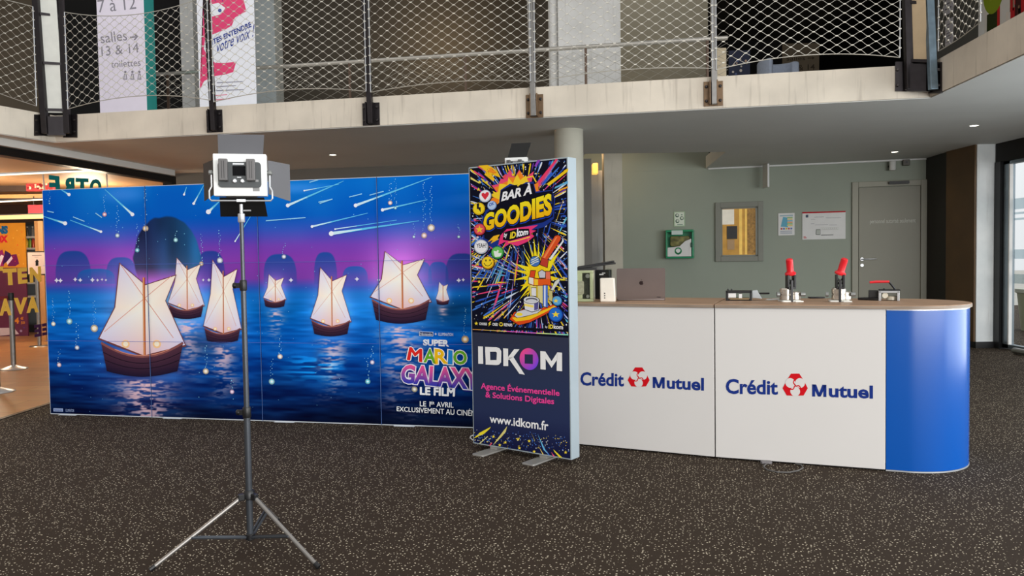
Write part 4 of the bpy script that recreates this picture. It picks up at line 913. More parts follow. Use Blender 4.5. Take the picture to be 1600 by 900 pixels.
make('clear_top', MB().bb((0.035, -0.04, 0.18), (0.062, 0.03, 0.238)), ACRYL, bk, smooth=False)
make('label', MB().bb((-0.022, -0.0365, 0.188), (0.012, -0.0352, 0.198)).bb((0.0, -0.0365, 0.2), (0.026, -0.0352, 0.207)), WHITE, bk, smooth=False)
p = top(951, 472)
rt = thing('router', 'small white upright router with three dark indicator dots', 'router', p+Vector((0, 0.04, 0)), YW+0.2)
make('body', MB().extr([(-0.055, -0.035, 0), (0.057, -0.035, 0), (0.050, -0.03, 0.175), (-0.055, -0.03, 0.175)], (0, 0.07, 0)), mat('router_white', (234, 226, 212), 0.4), rt, bevel=0.008)
for k in range(3):
    make('indicator', MB().cyl((-0.02, -0.0348, 0.03+0.017*k), (-0.02, -0.037, 0.03+0.017*k), 0.0042, n=12), BLACKPL, rt)
# laptop
p = top(1001, 470); LPM = mat('laptop_grey', (124, 112, 108), 0.35, 0.55, 0.03, 10)
lp = thing('laptop', 'open silver grey laptop with a dark logo, seen from behind on the counter', 'laptop', p+Vector((0.01, 0.05, 0)), -0.13)
w = 0.356
make('base', MB().rbox((0, 0.124, 0.008), (w, 0.248, 0.013), 0.012, 'z'), LPM, lp, bevel=0.002)
make('keyboard', MB().bb((-0.145, 0.02, 0.0147), (0.145, 0.13, 0.0155)), BLACKPL, lp, smooth=False)
Rx = Matrix.Rotation(math.radians(9), 3, 'X')
def lidv(x, t, z): return Rx @ Vector((x, t, z))+Vector((0, 0.004, 0.012))
lid = MB(); rr = 0.012; pts = []
for cx, cz, a0 in ((w/2-rr, 0.232-rr, 0), (-w/2+rr, 0.232-rr, 90)):
    for i in range(6):
        a_ = math.radians(a0+18*i); pts.append((cx+rr*math.cos(a_), cz+rr*math.sin(a_)))
pts += [(-w/2, 0), (w/2, 0)]
lid.extr([lidv(x, -0.006, z) for x, z in pts], Rx @ Vector((0, 0.006, 0)))
ld = make('lid', lid, LPM, lp, smooth=False)
make('screen', MB().extr([lidv(x, 0.0004, z) for x, z in ((-w/2+.01, .01), (w/2-.01, .01), (w/2-.01, .222), (-w/2+.01, .222))], Rx @ Vector((0, 0.0008, 0))), BLACKPL, lp, smooth=False)
ap = MB(); body = []
for i in range(40):
    t = 2*math.pi*i/40; r0 = 0.0155*(1+0.05*math.cos(2*t)); r0 *= 1-0.16*math.exp(-((t-math.pi/2)/0.3)**2)-0.1*math.exp(-((t-3*math.pi/2)/0.3)**2)
    x, z = r0*math.cos(t), r0*math.sin(t)*1.05
    dx, dz = x-0.019, z-0.003
    if math.hypot(dx, dz) < 0.0085: k = 0.0085/math.hypot(dx, dz); x, z = 0.019+dx*k, 0.003+dz*k
    body.append((x+0.004, z+0.122))
ap.extr([lidv(x, -0.0064, z) for x, z in body], Rx @ Vector((0, -0.0004, 0)))
lf = [(0.004+0.001+0.0035*math.cos(t)*0.6+0.003*math.sin(t), 0.122+0.0225+0.0075*math.sin(t)*0.8+0.001*math.cos(t)) for t in [2*math.pi*i/14 for i in range(14)]]
ap.extr([lidv(x, -0.0064, z) for x, z in lf], Rx @ Vector((0, -0.0004, 0)))
make('logo', ap, mat('logo_dark', (52, 40, 40), 0.3, 0.5), lp, smooth=False)
make('sticker', MB().extr([lidv(x, -0.0064, z) for x, z in ((.118, .012), (.145, .010), (.145, .015), (.118, .017))], Rx @ Vector((0, -0.0003, 0))), BLACKPL, lp, smooth=False)
# flat cutter without handle
p = top(1160, 470)
fc = thing('badge_cutter', 'low black and white badge cutter without handle on the counter', 'cutter', p+Vector((0.0, 0.05, 0)), YW+0.1, 'badge cutters')
make('frame', MB().bb((-0.10, -0.05, 0), (-0.085, 0.06, 0.07)).bb((0.065, -0.05, 0), (0.08, 0.06, 0.07)).bb((-0.10, -0.05, 0.055), (0.08, 0.06, 0.072)).bb((-0.085, -0.04, 0), (0.065, 0.05, 0.008)), BLACKPL, fc, bevel=0.002, smooth=False)
make('white_block', MB().bb((-0.083, -0.045, 0.022), (-0.03, 0.05, 0.054)).bb((-0.01, -0.05, 0.016), (0.012, 0.03, 0.05)), WHITE, fc, bevel=0.002, smooth=False)
make('brass_plate', MB().bb((-0.07, -0.052, 0.0085), (0.06, 0.03, 0.02)), mat('brass_dull', (150, 128, 96), 0.4, 0.6), fc, smooth=False)
make('side_cover', MB().extr([(0.082, -0.02, 0.02), (0.15, -0.02, 0.012), (0.115, -0.02, 0.075), (0.082, -0.02, 0.07)], (0, 0.06, 0)), mat('cover_grey_white', (196, 202, 206), 0.4), fc, bevel=0.003, smooth=False)
make('lever', MB().tube([(0.10, 0.0, 0.05), (0.20, 0.02, 0.05)], 0.006, 8), DARKM, fc)
for x_ in (-0.06, -0.085): make('pin', MB().tube([(x_, 0, 0.072), (x_, 0, 0.084)], 0.006, 8), DARKM, fc)
# paper scraps
p = top(1210, 469)
for k, (dx, dy, rz, lab) in enumerate(((0, 0.01, 0.2, 'white paper slip on the counter beside the left badge press'), (0.012, 0.035, -0.35, 'printed paper slip with a dark mark lying on another slip'))):
    ps = thing('paper_slip', lab, 'paper', p+Vector((dx, dy, 0.0006+0.004*k)), rz, 'paper slips on the counter')
    make('sheet', MB().extr([(-0.055, -0.02, 0), (0.055, -0.02, 0.004), (0.055, 0.03, 0.004), (-0.055, 0.03, 0)], (0, 0, 0.0008)), WHITE, ps, smooth=False)
    if k: make('mark', MB().bb((-0.04, 0.0, 0.0035), (-0.015, 0.015, 0.0042)), mat('mark_slate', (60, 76, 92), 0.6), ps, smooth=False)
# badge presses with red handles
REDH = mat('handle_red', (214, 22, 34), 0.35, 0, 0.05, 10); CHR = mat('press_steel', (206, 198, 186), 0.25, 0.85, 0.12, 14)
def press(lab, px, tilt, rz, second):
    r = thing('badge_press', lab, 'press', top(px, 472.0)+Vector((0, 0.05, 0)), rz, 'badge presses on the counter')
    make('base_plate', MB().rbox((0, 0, 0.006), (0.13, 0.13, 0.012), 0.012, 'z').bb((0.02, -0.08, 0), (0.075, -0.03, 0.009)), mat('base_white', (222, 222, 216), 0.4, 0.2), r, bevel=0.002)
    make('die_cup', MB().lathe([(0.042, 0), (0.047, 0.004), (0.047, 0.034), (0.043, 0.036), (0.043, 0.042), (0.047, 0.044), (0.047, 0.074), (0.04, 0.082), (0.02, 0.084)], (-0.02 if not second else 0.0, 0.0, 0.012), 28), CHR, r)
    make('die_cup', MB().lathe([(0.036, 0), (0.04, 0.003), (0.04, 0.05), (0.034, 0.056)], (0.045, 0.035, 0.012), 28), CHR, r)
    make('front_bar', MB().bb((-0.006, -0.068, 0.002), (0.010, -0.052, 0.15)), BLACKPL, r, bevel=0.002, smooth=False)
    for x0_, x1_, r_ in ((0.075, 0.105, 0.014), (-0.085, -0.066, 0.018)): make('side_knob', MB().cyl((x0_, 0.0, 0.05), (x1_, 0.0, 0.05), r_), mat('knob_grey', (140, 142, 140), 0.35, 0.5), r)
    make('linkage', MB().bb((-0.024, -0.05, 0.096), (-0.010, 0.02, 0.185)).bb((0.020, -0.05, 0.096), (0.034, 0.02, 0.185)).tube([(-0.012, -0.03, 0.16), (0.022, -0.03, 0.12)], 0.006, 8).tube([(0.022, -0.03, 0.16), (-0.012, -0.03, 0.12)], 0.006, 8).bb((-0.02, -0.06, 0.09), (0.03, 0.02, 0.105)), DARKM, r, bevel=0.002, smooth=False)
    q = Matrix.Rotation(tilt, 3, 'Y') @ Matrix.Rotation(math.radians(14), 3, 'X')
    make('handle', MB().lathe([(0.018, 0), (0.036, 0.004), (0.037, 0.014), (0.026, 0.024), (0.023, 0.03), (0.0235, 0.10), (0.022, 0.112), (0.014, 0.118)], (0.005, -0.012, 0.185), 28, q), REDH, r)
press('badge press with red handle leaning left, standing near the paper slips', 1237.5, -0.14, YW+0.3, False)
press('badge press with red handle leaning right, in front of the grey door', 1315.5, 0.26, YW+0.1, True)
# phone
ph = thing('phone', 'black phone lying flat between the two badge presses', 'phone', top(1278, 466.5)+Vector((0, 0.03, 0)), YW+0.25)
make('case', MB().rbox((0, 0, 0.007), (0.11, 0.07, 0.009), 0.010, 'z'), BLACKPL, ph, bevel=0.002)
make('screen', MB().bb((-0.05, -0.031, 0.0117), (0.05, 0.031, 0.0122)), mat('screen_black', (8, 8, 10), 0.08), ph, smooth=False)
# circle cutter with red lever
p = top(1386, 470)
cc = thing('badge_cutter', 'black and silver cutter with a long red lever, rightmost machine on the counter', 'cutter', p+Vector((0.0, 0.06, 0)), YW, 'badge cutters')
make('base', MB().extr([(-0.16, 0.02, 0), (-0.02, -0.06, 0), (-0.02, 0.09, 0), (-0.10, 0.09, 0)], (0, 0, 0.018)).bb((-0.09, -0.02, 0.018), (-0.0305, 0.08, 0.068)), BLACKPL, cc, bevel=0.003, smooth=False)
make('front_arch', MB().bb((-0.03, -0.065, 0), (-0.015, 0.05, 0.066)).bb((0.085, -0.065, 0), (0.1, 0.05, 0.066)).bb((-0.03, -0.065, 0.054), (0.1, 0.05, 0.068)), mat('arch_grey', (178, 180, 182), 0.35, 0.4), cc, bevel=0.002, smooth=False)
make('punch', MB().cyl((0.012, -0.045, 0.036), (0.012, 0.02, 0.036), 0.019).lathe([(0.034, 0), (0.034, 0.02), (0.026, 0.028)], (0.055, 0.0, 0.004), 24), mat('punch_white', (220, 214, 196), 0.35, 0.2), cc)
make('top_plate', MB().bb((-0.028, -0.05, 0.0685), (0.105, 0.05, 0.076)).bb((0.0, -0.02, 0.076), (0.012, 0.02, 0.083)), DARKM, cc, bevel=0.001, smooth=False)
make('lever_arm', MB().tube([(0.075, 0.0, 0.076), (0.055, -0.01, 0.105), (0.035, -0.02, 0.130)], 0.0065, 10), DARKM, cc)
make('lever_handle', MB().tube([(0.038, -0.02, 0.130), (-0.04, -0.03, 0.130), (-0.085, -0.035, 0.126)], [0.008, 0.009, 0.008], 12), REDH, cc)

# ================================================================== LED light panels on stands
LW = mat('light_body_white', (246, 247, 245), 0.4, 0, 0.02); STG = mat('stand_grey', (78, 82, 88), 0.35, 0.6, 0.06, 20); LEGM = mat('leg_grey', (140, 136, 132), 0.38, 0.7, 0.06, 20)
BARN = mat('barn_door_grey', (92, 92, 96), 0.55, 0.1, 0.04); BARNB = mat('barn_door_black', (12, 12, 13), 0.6)
def stand(lab, x, y, rz, hpole):
    s = thing('light_stand', lab, 'light stand', (x, y, 0), rz, 'light stands')
    make('pole', MB().cyl((0, 0, 0.06), (0, 0, 0.67), 0.0155), STG, s); make('pole', MB().cyl((0, 0, 0.67), (0, 0, 1.27), 0.0125), STG, s); make('pole', MB().cyl((0, 0, 1.27), (0, 0, hpole), 0.0095), STG, s)
    for z, r in ((0.67, 0.019), (1.27, 0.0165)):
        c = make('clamp', MB().lathe([(r*0.9, -0.025), (r, -0.02), (r, 0.02), (r*0.9, 0.025)], (0, 0, z), 20).bb((-0.034, -0.008, z-0.012), (-0.01, 0.008, z+0.012)), BLACKPL, s)
        make('clamp_knob', MB().lathe([(0.012, 0), (0.014, 0.004), (0.014, 0.012), (0.010, 0.016)], (-0.033, 0, z), 12, Matrix.Rotation(-math.pi/2, 3, 'Y')), DARKM, c)
    make('hub', MB().lathe([(0.02, 0.255), (0.026, 0.26), (0.026, 0.285), (0.018, 0.3)], n=18), BLACKPL, s); make('lower_collar', MB().lathe([(0.017, 0.06), (0.022, 0.064), (0.022, 0.088), (0.017, 0.092)], n=18), BLACKPL, s)
    for k in range(3):
        a = math.radians(210+120*k); c, n = math.cos(a), math.sin(a)
        P_ = lambda r, z: (r*c, r*n, z)
        lg = make('leg', MB().tube([P_(0.03, 0.272), P_(0.43, 0.012)], 0.0095, 10), LEGM, s)
        make('foot_cap', MB().tube([P_(0.415, 0.022), P_(0.437, 0.0085)], 0.0115, 10), BLACKPL, lg)
        tx, ty = -n, c; o = 0.008
        make('brace', MB().tube([(0.02*c+tx*o, 0.02*n+ty*o, 0.076), (0.262*c+tx*o, 0.262*n+ty*o, 0.121)], 0.0065, 6).tube([(0.02*c-tx*o, 0.02*n-ty*o, 0.076), (0.262*c-tx*o, 0.262*n-ty*o, 0.121)], 0.0065, 6), STG, s)
        make('bracket', MB().box((0.036*c, 0.036*n, 0.27), (0.03, 0.024, 0.03), Matrix.Rotation(a, 3, 'Z')), BLACKPL, s, bevel=0.003, smooth=False)
    make('spigot', MB().lathe([(0.014, -0.01), (0.016, -0.006), (0.016, 0.03), (0.008, 0.034), (0.008, 0.075)], (0, 0, hpole), 18).tube([(0.01, 0, hpole+0.045), (0.045, 0, hpole+0.045)], 0.004, 8), SILVER, s)
    return s
def led(lab, x, y, rz, z, topm=None):
    """back of the panel looks to local -y; the lit side and its flaps open to +y; z is the middle of the body"""
    s = thing('led_panel_light', lab, 'light', (x, y, z), rz, 'led panel lights')
    w, h, d = 0.236, 0.194, 0.05
    make('housing', MB().rbox((0, d/2, 0), (w, d, h), 0.004), LW, s, bevel=0.002)
    make('diffuser', MB().bb((-w/2+0.012, d-0.001, -h/2+0.012), (w/2-0.012, d+0.002, h/2-0.012)), mat('diffuser_white', (240, 238, 230), 0.5), s, smooth=False)
    make('control_panel', MB().rbox((-0.001, -0.006, 0.0), (0.19, 0.012, 0.118), 0.016), mat('control_grey', (66, 70, 72), 0.45), s, bevel=0.001)
    for bx in (-0.07, 0.051):
        b = make('battery', MB().bb((bx-0.019, -0.046, -0.03), (bx+0.019, -0.0125, 0.07)), mat('battery_grey', (104, 102, 102), 0.5), s, bevel=0.003, smooth=False)
        make('grip_lines', MB().bb((bx-0.006, -0.0472, -0.02), (bx-0.004, -0.0462, 0.06)).bb((bx+0.004, -0.0472, -0.02), (bx+0.006, -0.0462, 0.06)), BLACKPL, b, smooth=False)
    make('display', MB().bb((-0.031, -0.0145, -0.005), (0.025, -0.0122, 0.04)), mat('display_black', (10, 10, 14), 0.6, spec=0.1), s, smooth=False)
    make('vent_slot', MB().bb((-0.03, -0.014, 0.046), (0.02, -0.0122, 0.052)), SILVER, s, smooth=False); make('switch', MB().bb((-0.012, -0.0145, -0.014), (0.006, -0.0122, -0.011)), SILVER, s, smooth=False)
    for kx in (-0.022, 0.012):
        make('dial', MB().lathe([(0.0095, 0), (0.0095, 0.012), (0.007, 0.014)], (kx, -0.0122, -0.03), 16, Matrix.Rotation(math.pi/2, 3, 'X')), SILVER, s)
    make('socket', MB().bb((-0.066, -0.0138, -0.034), (-0.05, -0.0122, -0.024)), BLACKPL, s, smooth=False); make('socket', MB().bb((0.038, -0.0138, -0.034), (0.052, -0.0122, -0.029)), BLACKPL, s, smooth=False)
    make('label', MB().bb((0.055, -0.0012, -0.076), (0.085, -0.0002, -0.058)).bb((0.068, -0.0138, -0.033), (0.082, -0.0122, -0.023)), mat('label_grey', (150, 150, 150), 0.6), s, smooth=False)
    yk = [(-w/2-0.012, 0.025, 0.02), (-w/2-0.012, 0.025, -0.052), (-w/2-0.022, 0.02, -0.072), (-w/2-0.022, 0.018, -0.108), (-w/2-0.014, 0.018, -0.118), (w/2+0.014, 0.018, -0.118), (w/2+0.022, 0.018, -0.108), (w/2+0.022, 0.02, -0.072), (w/2+0.012, 0.025, -0.052), (w/2+0.012, 0.025, 0.02)]
    make('yoke', MB().tube(yk, 0.0042, 10).bb((-0.02, 0.008, -0.124), (0.02, 0.028, -0.112)), SILVER, s)
    for sd in (-1, 1):
        make('yoke_knob', MB().lathe([(0.008, 0), (0.012, 0.003), (0.012, 0.015), (0.008, 0.018)], (sd*(w/2+0.006), 0.025, 0.012), 14, Matrix.Rotation(sd*math.pi/2, 3, 'Y')).cyl((sd*w/2, 0.025, 0.012), (sd*(w/2+0.012), 0.025, 0.012), 0.006), mat('knob_grey', (140, 142, 140), 0.35, 0.5), s)
    def flap(a, b, c, e, m):
        v = [Vector(q) for q in (a, b, c, e)]; nn = (v[1]-v[0]).cross(v[2]-v[0]).normalized()*0.002
        return make('barn_door', MB().extr(v, nn), m, s, smooth=False)
    flap((-0.10, d, h/2+0.003), (0.10, d, h/2+0.003), (0.105, d+0.035, h/2+0.102), (-0.105, d+0.035, h/2+0.102), topm or BARN) if topm is None else flap((-0.10, d, h/2+0.003), (0.10, d, h/2+0.003), (0.15, d+0.02, h/2+0.155), (-0.06, d+0.02, h/2+0.155), topm)
    flap((-0.10, d, -h/2-0.004), (0.10, d, -h/2-0.004), (0.108, d+0.07, -h/2-0.09), (-0.108, d+0.07, -h/2-0.09), BARNB)
    flap((w/2+0.003, d, -0.085), (w/2+0.003, d, 0.075), (w/2+0.10, d+0.05, 0.062), (w/2+0.10, d+0.05, -0.115), BARN)
    flap((-w/2-0.003, d, -0.085), (-w/2-0.003, d, 0.075), (-w/2-0.062, d+0.09, 0.066), (-w/2-0.062, d+0.09, -0.112), mat('barn_door_dark', (60, 52, 48), 0.55))
    make('hinge', MB().bb((-0.07, d-0.004, h/2-0.001), (0.07, d+0.004, h/2+0.004)), DARKM, s, smooth=False); make('hinge', MB().bb((-0.07, d-0.004, -h/2-0.0045), (0.07, d+0.004, -h/2+0.001)), DARKM, s, smooth=False)
    return s
sp = atZ(391, 838, 0.076)
stand('grey tripod light stand in front of the display wall', sp.x, sp.y, 0.0, 1.575)
hd = atY(377.5, 274, sp.y)
led('white led light panel with open flaps on the stand before the display wall', hd.x, sp.y-0.02, 0.22, hd.z)
# its twin behind the light box sign: only the head shows above the sign
q = atY(806, 252, 8.2)
stand('light stand hidden behind the tall light box sign', q.x+0.01, 8.2, 1.0, q.z-0.275)
led('led light panel with black flap peeking over the light box sign', q.x, 8.18, -0.25, q.z-0.06, BARNB)
# cable ends on the carpet
def cable(name, lab, pts, r, m):
    o = make(name, MB().tube(pts, r, 8), m); tag(o, lab, 'cable'); return o
c = [atZ(x, y, 0.006) for x, y in ((741, 680), (736, 681), (734.5, 684), (738, 687), (743, 687))]
cable('cable', 'short white cable loop at the left foot of the light box sign', c, 0.004, WHITE)
c = [atZ(x, y, 0.006) for x, y in ((1206, 722.5), (1197, 725), (1193, 729), (1199, 734), (1214, 737.5), (1232, 738), (1247, 735.5), (1255, 731), (1252, 726.5), (1243, 724.5))]
cable('cable', 'thin dark cable looped on the carpet below the right counter unit', c, 0.0045, mat('cable_grey', (92, 90, 88), 0.5))
pl = atZ(1197, 724.5, 0); o = make('cable_plug', MB().rbox((pl.x, pl.y, 0.009), (0.07, 0.035, 0.018), 0.008, 'z'), mat('plug_grey', (112, 108, 110), 0.5), bevel=0.003); tag(o, 'grey plug lying on the carpet under the counter front', 'plug')

# ================================================================== on the back wall
ad, p0 = wallthing('defibrillator_cabinet', 'green and clear defibrillator cabinet on the grey back wall', 'cabinet', 1042, 404)
w = wl(p0, 1085, 404)[0]; h = wl(p0, 1042, 360)[1]
GRN = mat('cabinet_green', (36, 146, 100), 0.35)
make('shell', MB().bb((0, -0.03, 0), (w, -0.001, h)).bb((0, -0.2, 0), (w, -0.03, 0.03)).bb((0, -0.2, h-0.04), (w, -0.03, h)).bb((0, -0.2, 0.03), (0.03, -0.03, h-0.04)).bb((w-0.03, -0.2, 0.03), (w, -0.03, h-0.04)), GRN, ad, bevel=0.01, smooth=False)
make('device', MB().rbox((w/2, -0.09, h*0.6), (w*0.7, 0.09, h*0.36), 0.03), mat('device_yellow_black', (120, 116, 60), 0.5, 0, 0.8, 12), ad, bevel=0.01)
make('white_panel', MB().extr([(0.035, -0.195, 0.035), (w-0.04, -0.195, 0.035), (w-0.04, -0.195, h*0.68), (w*0.7, -0.195, h*0.6), (w*0.5, -0.195, h*0.42), (0.035, -0.195, h*0.38)], (0, 0.01, 0)), WHITE, ad, smooth=False)
A = Art((0, 0, 0), 0, px=False)
A.circ((w*0.45, h*0.26), 0.062, (40, 140, 90)); A.circ((w*0.45, h*0.27), 0.036, (236, 238, 236)); A.poly([(w*0.45-0.055, h*0.24), (w*0.45, h*0.12), (w*0.45+0.055, h*0.24)], (40, 140, 90), 1); A.circ((w*0.45-0.018, h*0.28), 0.022, (236, 238, 236), 3); A.circ((w*0.45+0.018, h*0.28), 0.022, (236, 238, 236), 3)
o = A.build('heart_sign', PRINT, ad); o.location = (0, -0.1955, 0)
make('clear_door', MB().bb((0.03, -0.204, 0.03), (w-0.03, -0.2005, h-0.04)), GLASS, ad, smooth=False)
make('name_plate', MB().bb((w*0.22, -0.208, h-0.085), (w*0.62, -0.2045, h-0.01)), mat('plate_pale', (206, 222, 216), 0.5), ad, smooth=False)
make('latch', MB().bb((w-0.05, -0.215, h*0.38), (w-0.012, -0.2045, h*0.54)), mat('latch_green', (12, 74, 54), 0.4), ad, bevel=0.004, smooth=False)
def notice(name, lab, cat, x0, y0, x1, y1, deco, frame=None, border=None):
    """flat printed sheet on the back wall between two picture corners"""
    t, p0 = wallthing(name, lab, cat, x0, y1)
    w = wl(p0, x1, y1)[0]; h = wl(p0, x0, y0)[1]
    make('sheet', MB().bb((0, -0.014, 0), (w, -0.001, h)), WHITE if border is None else border, t, smooth=False)
    A = Art((0, 0, 0), 0, px=False); deco(A, w, h); o = A.build('printed_pattern', PRINT, t); o.location = (0, -0.0145, 0)
    return t
def rect(A, x0, y0, x1, y1, c, L=None): A.poly([(x0, y0), (x1, y0), (x1, y1), (x0, y1)], c, L)
def deco_aed(A, w, h):
    rect(A, w*.08, h*.05, w*.92, h*.95, (226, 234, 220))
    for x, y in ((.3, .75), (.72, .55), (.32, .36)):
        A.circ((w*x, h*y), w*.17, (70, 100, 84)); A.circ((w*x+.004, h*y+.004), w*.11, (214, 224, 208))
    A.circ((w*.72, h*.78), w*.05, (60, 120, 90)); rect(A, w*.3, h*.1, w*.8, h*.15, (120, 150, 130))
notice('safety_notice', 'small pale notice with sketches above the green defibrillator cabinet', 'notice', 1053, 331, 1070.5, 354, deco_aed, border=mat('notice_border_green', (170, 196, 160), 0.5))
def deco_col(A, w, h):
    rect(A, w*.1, h*.86, w*.9, h*.92, (170, 196, 206)); A.poly([(w*.15, h*.4), (w*.6, h*.36), (w*.55, h*.8), (w*.3, h*.84)], (110, 180, 206))
    for i in range(6): rect(A, w*.55, h*(.42+.07*i), w*.88, h*(.47+.07*i), [(236, 214, 120), (150, 200, 130), (240, 180, 120), (130, 190, 220)][i % 4])
    for i in range(5): A.circ((w*(.2+.15*i), h*.3), w*.06, [(206, 90, 90), (90, 120, 190), (230, 200, 80)][i % 3])
    for i in range(3): rect(A, w*.12, h*(.08+.05*i), w*.85, h*(.1+.05*i), (150, 160, 180))
notice('poster', 'small poster with blue and yellow picture beside the evacuation plan', 'poster', 1216, 333.5, 1241.5, 368, deco_col)
def deco_plan(A, w, h):
    rect(A, 0, h*.95, w, h, (190, 30, 44)); rect(A, w*.08, h*.8, w*.14, h*.9, (90, 100, 120)); 
    for y, a, b in ((.8, .28, .5), (.76, .55, .9), (.72, .2, .3), (.56, .2, .28), (.52, .3, .6), (.5, .62, .8)): rect(A, w*a, h*y, w*b, h*(y+.012), (150, 152, 160))
    for i in range(9): rect(A, w*(.44+.045*i), h*.34, w*(.475+.045*i), h*.42, (206, 206, 200)); rect(A, w*(.445+.045*i), h*.35, w*(.47+.045*i), h*.41, (236, 238, 236))
    rect(A, w*.32, h*.16, w*.42, h*.36, (120, 126, 120)); rect(A, w*.335, h*.18, w*.405, h*.34, (210, 214, 206)); rect(A, w*.36, h*.16, w*.372, h*.36, (120, 126, 120))
    rect(A, w*.44, h*.14, w*.72, h*.165, (130, 130, 130)); rect(A, w*.03, h*.05, w*.1, h*.08, (206, 90, 96)); rect(A, w*.03, h*.1, w*.08, h*.12, (206, 90, 96))
notice('evacuation_plan', 'wide white evacuation plan with red top edge beside the grey door', 'plan', 1253.5, 331.5, 1321, 374.5, deco_plan)
# small fittings under the soffit
def fit(px, py0, py1, d): a = onwall(px, py0, d); b = onwall(px, py1, d); return a, b
a, b = fit(1394.5, 252, 266, 0.12)
o = thing('wall_spot', 'small pale cylinder spot under the soffit above the grey door', 'light', (a.x, a.y, b.z)); make('body', MB().lathe([(0.045, 0), (0.05, 0.006), (0.05, a.z-b.z-0.004), (0.04, a.z-b.z)], n=20), CEILP, o); make('bracket', MB().bb((-0.015, 0, (a.z-b.z)*0.4), (0.015, 0.12, (a.z-b.z)*0.6)), DARKM, o, smooth=False); make('lens', MB().cyl((0, 0, -0.003), (0, 0, 0.001), 0.036), WHITE, o)
a, b = fit(1416, 249.5, 258.5, 0.05)
o = thing('detector_box', 'small square detector box high up right of the door spot', 'detector', (a.x, a.y, b.z), BWY); make('box', MB().bb((-0.05, -0.03, 0), (0.05, 0.045, a.z-b.z)), mat('detector_grey', (92, 88, 80), 0.5), o, bevel=0.006, smooth=False); make('eye', MB().cyl((0, -0.03, 0.05), (0, -0.036, 0.05), 0.015), BLACKPL, o)
a, b = fit(1197, 259, 293, 0.25)
o = thing('hanging_sign', 'narrow white sign hanging edge-on from the soffit', 'sign', (a.x, a.y, b.z)); make('board', MB().bb((-0.016, -0.12, 0), (0.016, 0.14, ZC-0.012-b.z)), WHITE, o, bevel=0.003, smooth=False); make('rod', MB().cyl((0, 0.0, ZC-0.012-b.z), (0, 0.0, ZC-b.z), 0.008), SILVER, o)
a = atY(932, 252, 13.6); b = atY(930.5, 264, 13.6)
o = thing('wall_lamp', 'small glowing amber lamp in the recess behind the round pillar', 'lamp', (b.x, 13.6, b.z-0.08)); make('shade', MB().bb((-0.045, 0.0, 0), (0.045, 0.2, 0.18)), mat('amber_glow', (250, 190, 90), 0.5, emit=0.9), o, bevel=0.01, smooth=False); make('wall_plate', MB().bb((-0.03, 0.2, 0.03), (0.03, 0.299, 0.15)), DARKM, o, smooth=False)
l = bpy.data.lights.new('wall_lamp_glow', 'POINT'); l.energy = 3.5; l.color = (1, 0.62, 0.28); l.shadow_soft_size = 0.04; lo = bpy.data.objects.new('wall_lamp_glow', l); COL.objects.link(lo); lo.location = (b.x, 13.5, b.z+0.2)

# recessed downlights in the soffit
for px, py, lab, e, col in ((1522, 195.5, 'recessed downlight in the soffit above the glazed side', 5, (1, 0.96, 0.9)), (1398, 236.8, 'recessed downlight in the soffit above the grey door', 1, (1, 0.96, 0.9)), (520, 241.5, 'recessed downlight in the dim soffit above the display wall', 9, (1, 0.84, 0.55))):
    p = atZ(px, py, ZC)
    o = thing('ceiling_downlight', lab, 'light', p, 0, 'recessed downlights')
    make('ring', MB().lathe([(0.045, -0.002), (0.05, -0.008), (0.062, -0.008), (0.066, -0.001)], n=28), WHITE, o)
    make('bulb', MB().cyl((0, 0, -0.0075), (0, 0, -0.002), 0.046), mat('bulb_glow', (255, 246, 226), 0.4, emit=4.0), o)
    l = bpy.data.lights.new('downlight', 'SPOT'); l.energy = e*4; l.color = col; l.spot_size = 2.4; l.spot_blend = 0.8; l.shadow_soft_size = 0.05
    lo = bpy.data.objects.new('downlight', l); COL.objects.link(lo); lo.location = p-Vector((0, 0, 0.03))

